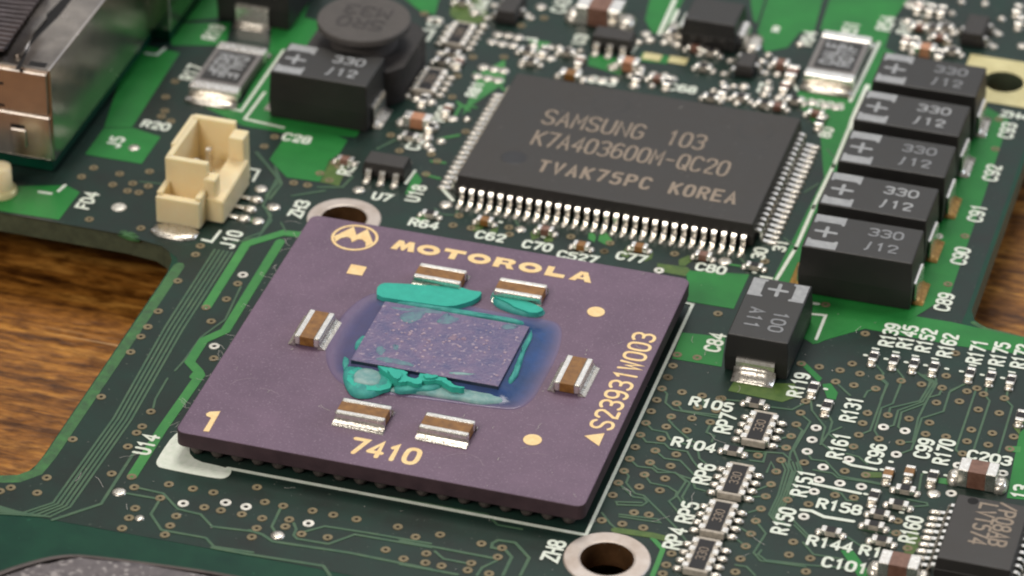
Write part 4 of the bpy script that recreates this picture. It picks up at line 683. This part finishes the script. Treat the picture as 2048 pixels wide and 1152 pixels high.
chip('chip_resistor', 'tiny black resistor at the memory chip front corner beside the number 30', 1509, 528, 0, 1.1, .55, .4, 'white_cer', CR, None, 'epoxy')
chip('chip_resistor', 'tiny resistor behind the R64 lettering beside the pin mark of the memory chip', 860, 424, 0, 1.1, .55, .4, 'white_cer', CR, None, 'epoxy')
for lb, x, y in (('R139', 608, 897), ('R145', 726, 918), ('R152', 842, 938), ('R162', 956, 957), ('R171', 1165, 992), ('R175', 1284, 1012), ('R172', 1400, 1032)):
    p = zp('K', x, y, .35); chip('chip_resistor', f'tiny upright resistor below the {lb} lettering', 0, 0, 90, 1.1, .55, .38, 'white_cer', CR, 'row of upright resistors under the capacitors', 'epoxy', xy=p)
for lb, zn, x, y, rot, b in (('tiny resistor at the upper end of the R119 lettering', 'K', 262, 1075, 90, 1), ('tiny upright resistor beside the R131 lettering', 'O', 338, 170, 90, 1), ('tiny resistor beside the R105 lettering at the foot of the A11 capacitor', 'N', 888, 148, 0, 1), ('tiny resistor beside the R104 lettering between two resistor networks', 'N', 762, 422, 0, 1),
        ('tiny resistor standing above the R144 lettering', 'O', 362, 885, 0, 1), ('tiny resistor nearest the end of the R158 lettering', 'O', 640, 785, 0, 1), ('tiny resistor second from the C101 capacitor in the stepped column', 'O', 608, 850, 0, 1), ('tiny resistor just above the C101 capacitor', 'O', 652, 938, 0, 1), ('tiny resistor second from the top of the stepped column', 'O', 748, 730, 0, 1), ('tiny resistor at the top of the stepped column below C99', 'O', 788, 645, 0, 1),
        ('tiny upright resistor at the end of the long printed R151 line', 'O', 608, 685, 90, 1), ('tiny upright resistor below the R170 lettering', 'O', 945, 575, 90, 1), ('tiny upright resistor at the picture edge above the green strip', 'O', 1450, 228, 90, 1)):
    chip('chip_resistor', lb, 0, 0, rot, 1.2, .6, .4, 'white_cer', CR, 'tiny resistors among the printed numbers', 'epoxy', xy=zp(zn, x, y, .38))
chip('ceramic_capacitor', 'tiny upright tan capacitor at the foot of the C96 lettering', 0, 0, 90, 1.1, .6, .5, 'mlcc', CC, xy=zp('O', 690, 555, .5)); chip('ceramic_capacitor', 'tiny upright tan capacitor at the foot of the C99 lettering', 0, 0, 90, 1.1, .6, .5, 'mlcc', CC, xy=zp('O', 812, 545, .5))
chip('ceramic_capacitor', 'large reddish capacitor under the C203 lettering behind the LVT574 chip', 1958, 933, 0, 2.3, 1.35, 1.25, 'mlcc_r', CC); chip('ceramic_capacitor', 'large reddish capacitor right of the C101 lettering at the bottom edge', 1800, 1118, 0, 2.3, 1.35, 1.25, 'mlcc_r', CC)
for lb, px, py, rot, L, Wd, H, m in (('large tan capacitor at the top edge behind the middle transistor', 1202, 6, 0, 3.2, 1.8, 1.5, 'mlcc_r'), ('small orange capacitor at the foot of the transistor behind the memory chip', 1258, 119, 0, 1.5, .9, .8, 'mlcc_o'), ('small orange capacitor left of the memory chip below the resistor networks', 836, 231, 0, 1.9, .9, .85, 'mlcc_o'), ('small orange capacitor behind the rearmost 330 capacitor', 1852, 91, 0, 1.5, .9, .8, 'mlcc_o'), ('small brown capacitor at the rear edge of the memory chip near its left corner', 1142, 143, 0, 1.5, .8, .6, 'mlcc'), ('small brown upright part beside the sense resistor near the memory chip', 1585, 140, 90, 1.5, .8, .6, 'mlcc_r'), ('dull brown part left of the sense resistor, beside the small black transistor', 1562, 122, 0, 1.2, .8, .6, 'mlcc_r')):
    chip('ceramic_capacitor', lb, px, py, rot, L, Wd, H, m, CC)
CROWD = [(1315, 152, 0), (1336, 160, 90), (1275, 152, 90), (1423, 190, 0), (1447, 178, 90), (1482, 190, 0), (1530, 203, 0), (1556, 208, 0), (1590, 196, 0), (1570, 170, 90), (1390, 92, 0), (1422, 100, 0), (1350, 62, 0), (1408, 130, 0), (1088, 98, 90), (1135, 100, 0), (1160, 118, 90), (1055, 98, 0), (1062, 118, 0), (925, 0, 0), (848, 195, 90), (820, 268, 0), (862, 250, 90), (895, 215, 90), (918, 120, 90), (905, 102, 0), (885, 118, 0), (690, 315, 0), (1838, 10, 90), (1862, 14, 90), (1884, 17, 90), (1840, 50, 0), (1866, 52, 0), (1892, 50, 0), (1880, 70, 0), (1812, 78, 90), (1830, 80, 90), (1880, 105, 90), (1905, 98, 0), (1632, 222, 0), (1640, 240, 90), (2040, 40, 90), (2036, 15, 90)]
words = ['leftmost', 'second', 'third', 'fourth', 'fifth', 'sixth', 'seventh', 'eighth', 'ninth', 'tenth']
def near_label(px, py):
    opts = [((1390, 85), 'diode behind the memory chip'), ((1225, 75), 'middle transistor at the top'), ((740, 40), 'round inductor'), ((880, 160), 'blurred resistor networks'), ((1000, 110), 'rows of bare solder dots'), ((1690, 130), 'R01F sense resistor'), ((1942, 66), 'top right transistor'), ((1490, 125), 'small black two ended transistor'), ((1830, 60), 'printed numbers at the top right'), ((765, 330), 'U7 transistor')]
    return min(opts, key=lambda o: (o[0][0] - px) ** 2 + (o[0][1] - py) ** 2 * 2)[1]
by = {}
for px, py, rot in CROWD: by.setdefault(near_label(px, py), []).append((px, py, rot))
for nl, l in by.items():
    l.sort()
    for i, (px, py, rot) in enumerate(l):
        wd_ = 'lone' if len(l) == 1 else ('leftmost' if i == 0 else words[i] + ' from left' if i < len(l) - 1 else 'rightmost')
        lb = f'tiny blurred part, {wd_}, near the {nl}' + ('' if len(l) > 1 and 0 < i < len(l) - 1 else '')
        chip('chip_part', lb, px, py, rot, 1.15, .6, .45, 'white_cer' if (px + py) % 3 else 'mlcc_r', 'chip part', 'blurred tiny parts behind the memory chip', 'epoxy' if (px + py) % 3 else None)

# resistor networks: eight ends, a black top
def network(label, px, py, s=1.0):
    x, y = P(px, py, .5); t = thing('resistor_network', label, 'resistor network', x, y, 0, 'resistor networks')
    box('body', t, 'white_cer', -.72, .72, -1.62, 1.62, .05, .5, .03, 1); box('coating', t, 'resin', -.46, .46, -1.42, 1.36, .48, .53, .015, 1)
    for sx in (-1, 1):
        for i in range(4):
            yy = -1.2 + .8 * i
            tm = box('terminal', t, 'lead', -.2, .2, -.24, .24, .03, .54, .06, 2, loc=(sx * .68, yy, 0))
            link('solder', blob_mesh([(-.1, -.22), (.5, -.2), (.58, 0), (.5, .2), (-.1, .22)], .01, .22, 'pad', 1, .6, .01, 2), tm, (sx * .2, 0, 0), 0 if sx > 0 else math.pi)
    text('330', 0, 0, 90, t, 'laser', .5, adv=.42, sw=.06, z=.532, name='marking')
network('black resistor network beside the RP7 lettering', 1519, 852); network('black resistor network beside the RP6 lettering', 1471, 957); network('black resistor network beside the RP5 lettering', 1437, 1032); network('black resistor network beside the RP4 lettering at the bottom edge', 1404, 1108)
network('blurred resistor network right of the round inductor, the rear one of two', 918, 66); network('blurred resistor network left of the memory chip, the front one of two', 860, 158)

# small transistors with three leads in front
LEAD3 = sweep_mesh([(-0.1, 0.6), (0.12, 0.6), (0.24, 0.52), (0.34, 0.16), (0.45, 0.08), (0.85, 0.06)], 0.4, 0.13, 'lead', 'sot', 0.04)
FIL3 = blob_mesh([(-.26, -.5), (.26, -.5), (.28, 0), (-.28, 0)], 0, .18, 'pad', 1, .7, .01, 6)
def sot(label, px, py, rot, wd=2.9, dp=1.6, H=1.1, front=3, back=3, pitch=.95, m='epoxy'):
    x, y = P(px, py, H); t = thing('transistor', label, 'transistor', x, y, R_(rot))
    bm = bmesh.new(); bm_box(bm, -wd / 2, wd / 2, -dp / 2, dp / 2, .6, H, .05, 2, .1); bm_box(bm, -wd / 2, wd / 2, -dp / 2, dp / 2, .1, .599, .03, 1); link('body', mesh_from(bm, 'body', m), t)
    for k, n, a in ((0, front, 0), (1, back, 180)):
        for i in range(n):
            tt = (i - (n - 1) / 2) * (pitch if n != 2 else 1.9); s = 1 if not k else -1
            l = link('lead', LEAD3, t, (tt * s, -dp / 2 * s, 0), R_(a)); link('solder', FIL3, l, (0, -.5, 0))
sot('small black six leaded chip above the U7 lettering', 774, 318, 0); sot('small black transistor with three bright leads at the top behind the memory chip', 1228, 66, 0)
sot('black transistor with bright ends at the top edge left of the tan capacitor', 1022, 4, 90, 2.9, 1.5, 1.1, 1, 2); sot('small black transistor with two bright ends behind the memory chip', 1494, 118, -90, 2.0, 1.3, .95, 2, 1, .95); sot('black transistor near the top right corner behind the mounting pad', 1952, 48, 90, 2.9, 1.6, 1.1, 2, 1)
# diode
x, y = P(1430, 22, 2.2); dd = thing('diode', 'black block shaped diode at the top edge on bright green copper', 'diode', x, y)
bm = bmesh.new(); bm_box(bm, -1.95, 1.95, -1.75, 1.75, 1.1, 2.2, .06, 2, .16); bm_box(bm, -1.95, 1.95, -1.75, 1.75, .15, 1.099, .03, 1); link('body', mesh_from(bm, 'body', 'epoxy_g'), dd)
for s in (-1, 1):
    link('terminal', sweep_mesh([(-.05, 1.1), (.3, 1.08), (.42, .95), (.46, .3), (.3, .1), (-.2, .06)], 2.0, .14, 'lead', 'dio', .02), dd, (s * 1.95, 0, 0), R_(90 if s > 0 else -90))
    link('solder', blob_mesh([(-.4, -1.2), (.7, -1.2), (.7, 1.2), (-.4, 1.2)], .01, .3, 'pad', 1, .6, .02, 3), dd, (s * 2.75, 0, 0), 0 if s > 0 else math.pi)

# ================================================================== inductor
ix, iy = P(728, 36, 4.6)
ind = thing('inductor', 'round dark grey drum inductor on a square black base', 'inductor', ix, iy)
link('base', prism_mesh([[(-3.6, -2.6), (-2.6, -3.4), (2.8, -3.4), (3.6, -2.4), (3.6, 2.6), (2.6, 3.6), (-2.6, 3.6), (-3.6, 2.6)]], .05, 2.7, 'ferrite_d'), ind)
bm = bmesh.new(); n = 48; rings = []
for r, z in ((2.3, 2.69), (2.3, 4.05), (3.1, 4.1), (3.2, 4.16), (3.2, 4.52), (3.12, 4.6)): rings.append([bm.verts.new((r * math.cos(2 * math.pi * i / n), r * math.sin(2 * math.pi * i / n), z)) for i in range(n)])
for a_, b_ in zip(rings, rings[1:]):
    for i in range(n): bm.faces.new((a_[i], a_[(i + 1) % n], b_[(i + 1) % n], b_[i]))
bm.faces.new(rings[-1]); link('drum', mesh_from(bm, 'drum', 'ferrite'), ind)
text('5R0', 0, -.75, 180, ind, 'ferrite_print', 1.2, adv=1.15, sw=.24, z=4.602, name='marking'); text('M33', 0, .95, 180, ind, 'ferrite_print', 1.2, adv=1.15, sw=.24, z=4.602, name='marking')
for zx, zy, z, r in ((1065, 285, 1.6, .5), (1090, 450, .1, .55)):
    x, y = zp('B', zx, zy, z); link('terminal', blob_mesh([(-r, -r), (r, -r), (r * 1.1, r), (-r, r)], z - .5 if z > 1 else .02, .6, 'pad', 2, .7, .03, 4), ind, (x - ix, y - iy, 0))

# ================================================================== cream connector
cn = thing('wire_connector', 'cream plastic wire connector beside the J10 lettering', 'connector', -20.5, 15)
ox, oy = 20.5, -15
def cb(name, x0, x1, y0, y1, z0, z1, bev=.08): return box(name, cn, 'nylon', x0 + ox, x1 + ox, y0 + oy, y1 + oy, z0, z1, bev, 2)
cb('front_wall', -22.65, -19.75, 12.95, 13.4, .1, 4.0); cb('rear_wall', -22.65, -19.72, 18.1, 18.6, .1, 4.1); cb('side_wall', -22.66, -22.25, 13.2, 18.3, .1, 4.0, .06); cb('side_rail', -22.85, -22.5, 14.6, 18.5, .12, 4.05, .06)
cb('floor', -22.4, -19.3, 13.3, 18.2, .12, 1.1, .03); cb('rear_post', -19.78, -18.75, 17.0, 18.2, .1, 3.7)
bm = bmesh.new()
pts = [(-19.85, 12.35), (-18.5, 12.3), (-18.5, 17.3), (-19.85, 17.3)]
v0 = [bm.verts.new((x + ox, y + oy, .1)) for x, y in pts]; v1 = [bm.verts.new((pts[i][0] + ox, pts[i][1] + oy, z)) for i, z in enumerate((1.9, 1.75, 2.05, 2.1))]
for i in range(4): bm.faces.new((v0[i], v0[(i + 1) % 4], v1[(i + 1) % 4], v1[i]))
bm.faces.new(v0); bm.faces.new(v1); bmesh.ops.bevel(bm, geom=bm.edges[:], offset=.07, segments=2, affect='EDGES'); link('side_ledge', mesh_from(bm, 'ledge', 'nylon'), cn)
cb('guide_post', -19.95, -19.1, 12.6, 13.6, .1, 3.1, .12)
cb('step_front', -22.7, -19.72, 11.2, 11.75, .1, 2.05); cb('step_side', -22.7, -22.3, 11.5, 13.1, .1, 2.3, .06); cb('step_side', -20.1, -19.7, 11.5, 13.1, .1, 2.3, .06); cb('step_floor', -22.4, -20.0, 11.6, 13.1, .1, 1.0, .03)
for x_, y_ in ((-21.3, 15.0), (-21.0, 16.6)): box('pin', cn, 'pad', x_ + ox - .22, x_ + ox + .22, y_ + oy - .22, y_ + oy + .22, 1.0, 2.9, .1, 2)
for y_ in (13.3, 14.5, 15.7):
    l = box('solder_tail', cn, 'lead', -18.5 + ox, -17.6 + ox, y_ + oy - .18, y_ + oy + .18, .06, .22, .05, 1)
    link('solder', blob_mesh([(-.35, -.32), (.55, -.3), (.62, 0), (.55, .3), (-.35, .32)], .01, .3, 'pad', 1, .6, .02, 3), l, (-17.6 + ox, y_ + oy, 0))
link('anchor_solder', blob_mesh([(-22.75, 9.75), (-19.7, 9.6), (-19.6, 11.4), (-22.7, 11.4)], .01, .22, 'pad', 1, .86, .04, 9), cn, (ox, oy, 0))
link('anchor_solder', blob_mesh([(-22.0, 18.7), (-19.6, 18.7), (-19.6, 19.5), (-22.0, 19.5)], .01, .22, 'pad', 1, .86, .04, 9), cn, (ox, oy, 0))

# ================================================================== metal port, upper left
pt = thing('metal_port', 'folded steel port housing at the upper left, warm table colours mirrored in front', 'port', -40, 24)
px_, py_ = 40, -24; PX1, PY0, PY1, PH = -31.0, 14.5, 36, 8.1
box('shell', pt, 'steel', -60 + px_, PX1 + px_, PY0 + py_, PY1 + py_, 1.2, PH, .12, 2)
box('plastic_base', pt, 'bare', -60 + px_, PX1 - .3 + px_, PY0 + .25 + py_, PY1 + py_, .25, 1.19, .05, 1)
fy = PY0 + py_
def fplate(name, m, x0, x1, z0, z1, d0, d1, bev=.04): return box(name, pt, m, x0 + px_, x1 + px_, fy - d1, fy - d0, z0, z1, bev, 1)
fplate('upper_flap', 'steel', -46, PX1 - .15, 4.75, PH - .25, .005, .22, .08); fplate('lower_flap', 'steel', -46, PX1 - .1, 1.3, 4.55, .005, .16, .08)
for z in (6.6, 4.95): fplate('slot', 'black', -40, -34.2, z, z + .18, .225, .235, 0)
fplate('tab_window', 'black', -33.9, -32.9, 3.45, 3.7, .162, .172, 0); fplate('latch_tab', 'steel', -33.9, -32.8, 2.1, 3.4, .165, .3, .06)
zt = PH
def tplate(name, m, pts, z0, z1): return link(name, prism_mesh([[(x + px_, y + py_) for x, y in [P(a_, b_, PH) for a_, b_ in pts]]], z0, z1, m), pt)
tplate('top_slot', 'black', [(62, 122), (96, 127), (90, 136), (56, 131)], PH + .002, PH + .01)
tplate('top_slot', 'black', [(30, 140), (42, 118), (92, 30), (132, -10), (150, -10), (120, 30), (78, 72), (60, 92), (40, 140)], PH + .002, PH + .01)
tplate('spring_arm', 'steel', [(28, 116), (74, 40), (92, 32), (94, 42), (70, 70), (44, 116)], PH + .02, PH + .25)
x, y = P(0, 60, PH); pg = thing('cable_plug', 'ribbed grey plug on top of the metal port in the upper left corner', 'plug', x, y, 0, None, PH + .26)
link('ribbed_cover', prism_mesh([[(a_ - x, b_ - y) for a_, b_ in [P(*q, PH) for q in ((-60, 120), (14, 105), (34, 70), (98, -20), (-60, -60))]]], 0, 1.6, 'rib'), pg)
for i in range(14):
    q0, q1 = P(14 + i * 6.2, 103 - i * 8.8, PH + 1.6), P(-60, 90 - i * 8.8, PH + 1.6)
    line([(q0[0] - x - .1, q0[1] - y - .3), (q1[0] - x, q1[1] - y - .3)], .22, 'rib', pg, 1.78, 'rib', z0=1.55)
# second can behind
x, y = P(300, 80)
s2 = thing('metal_can', 'blurred steel can standing behind the metal port', 'shield can', x, y + 4)
x0b, x1b = P(256, 78)[0] - x, P(338, 92)[0] - x
box('shell', s2, 'steel', x0b - 1, x1b, -4.0, 6, .9, 9, .1, 2); box('plastic_base', s2, 'bare', x0b - .9, x1b - .1, -3.85, 5.8, .1, .89, .04, 1)
# pale peg at the left picture edge
x, y = P(2, 385); pg2 = thing('plastic_peg', 'cream peg at the left edge under the metal port', 'peg', x, y)
link('foot', disc_mesh(1.1, 'gold_pad', 0, .35, .2, 28), pg2); link('post', disc_mesh(.8, 'nylon', .4, 2.0, .1, 28), pg2)
# grey speckled piece in the lower left corner
gb = thing('speckled_block', 'rough speckled grey block in the lower left corner in front of the board', 'block', -8, -31)
bl = chaikin([(-17.6, -30.2), (-16.2, -28.4), (-14.2, -26.6), (-12.2, -26.05), (-2, -25.2), (1.5, -26.5), (4, -40), (-20, -40)], 2)
n = len(bl); bm = bmesh.new(); rings = []; gx, gy = -8, -33
for f, z in ((1.0, 0.05), (1.0, 2.4), (.985, 2.8), (.95, 3.0), (.93, 2.95)): rings.append([bm.verts.new((gx + (x - gx) * f + 8, gy + (y - gy) * f + 31, z)) for x, y in bl])
for i, (a_, b_) in enumerate(zip(rings, rings[1:])):
    for j in range(n): bm.faces.new((a_[j], a_[(j + 1) % n], b_[(j + 1) % n], b_[j]))
link('rim', mesh_from(bm, 'rim', 'speck_rim'), gb)
link('rough_top', blob_mesh([(gx + (x - gx) * .925 + 8, gy + (y - gy) * .925 + 31) for x, y in bl[::3]], 2.7, .5, 'speck', 1, .9, .12, 12), gb)

# ================================================================== dust
rs = random.Random(11); bm = bmesh.new()
def fleck(x, y, z, s):
    a = rs.uniform(0, 6.28); l = s * rs.uniform(.6, 2.2); dx, dy = math.cos(a) * l, math.sin(a) * l; nx, ny = -math.sin(a) * s * .35, math.cos(a) * s * .35
    v = [bm.verts.new(q) for q in ((x - dx, y - dy, z), (x + nx, y + ny, z + s * .3), (x + dx, y + dy, z), (x - nx, y - ny, z + .002))]
    bm.faces.new(v[:3]); bm.faces.new((v[0], v[2], v[3]))
for i in range(150): fleck(rs.uniform(-18, 30), rs.uniform(-20, 15), .045, rs.uniform(.02, .05))
for i in range(70): fleck(rs.uniform(-12.2, 12.2), rs.uniform(-12.2, 12.2), HS + .012, rs.uniform(.02, .05))
for i in range(110): fleck(-12.6 - abs(rs.gauss(0, .3)), rs.uniform(-12, 12), rs.uniform(.05, .4), rs.uniform(.03, .07))
def fibre(x, y, z, l):
    a = rs.uniform(0, 6.28); p = [(x, y)]
    for k in range(4): a += rs.uniform(-.6, .6); p.append((p[-1][0] + math.cos(a) * l / 4, p[-1][1] + math.sin(a) * l / 4))
    add_ribbon(bm, p, .022, z, False, None, False)
for i in range(60): fibre(-12.7 + rs.gauss(0, .25), rs.uniform(-12, 12), rs.uniform(.3, 1.9), rs.uniform(.4, 1.1))
for i in range(50): fibre(rs.uniform(-18, 28), rs.uniform(-19, 14), .06 + rs.random() * .05, rs.uniform(.4, 1.6))
for i in range(14): fibre(rs.uniform(-12, 12), rs.uniform(-12, 12), HS + .02, rs.uniform(.3, .9))
for i in range(25): fleck(rs.uniform(-12.2, 12.2), rs.uniform(-12.2, 12.2), HS + .012, rs.uniform(.05, .09))
for i in range(60): fleck(rs.uniform(-18, 30), rs.uniform(-20, 15), .045, rs.uniform(.05, .1))
for i in range(40): fleck(MX + rs.uniform(-9.5, 9.5), MY + rs.uniform(-6.5, 6.5), MH + .006, rs.uniform(.02, .05))
me = mesh_from(bm, 'dust', 'dust'); tag(link('dust', me), 'fine pale dust and lint flecks scattered over board and processor', 'dust', None, 'stuff')
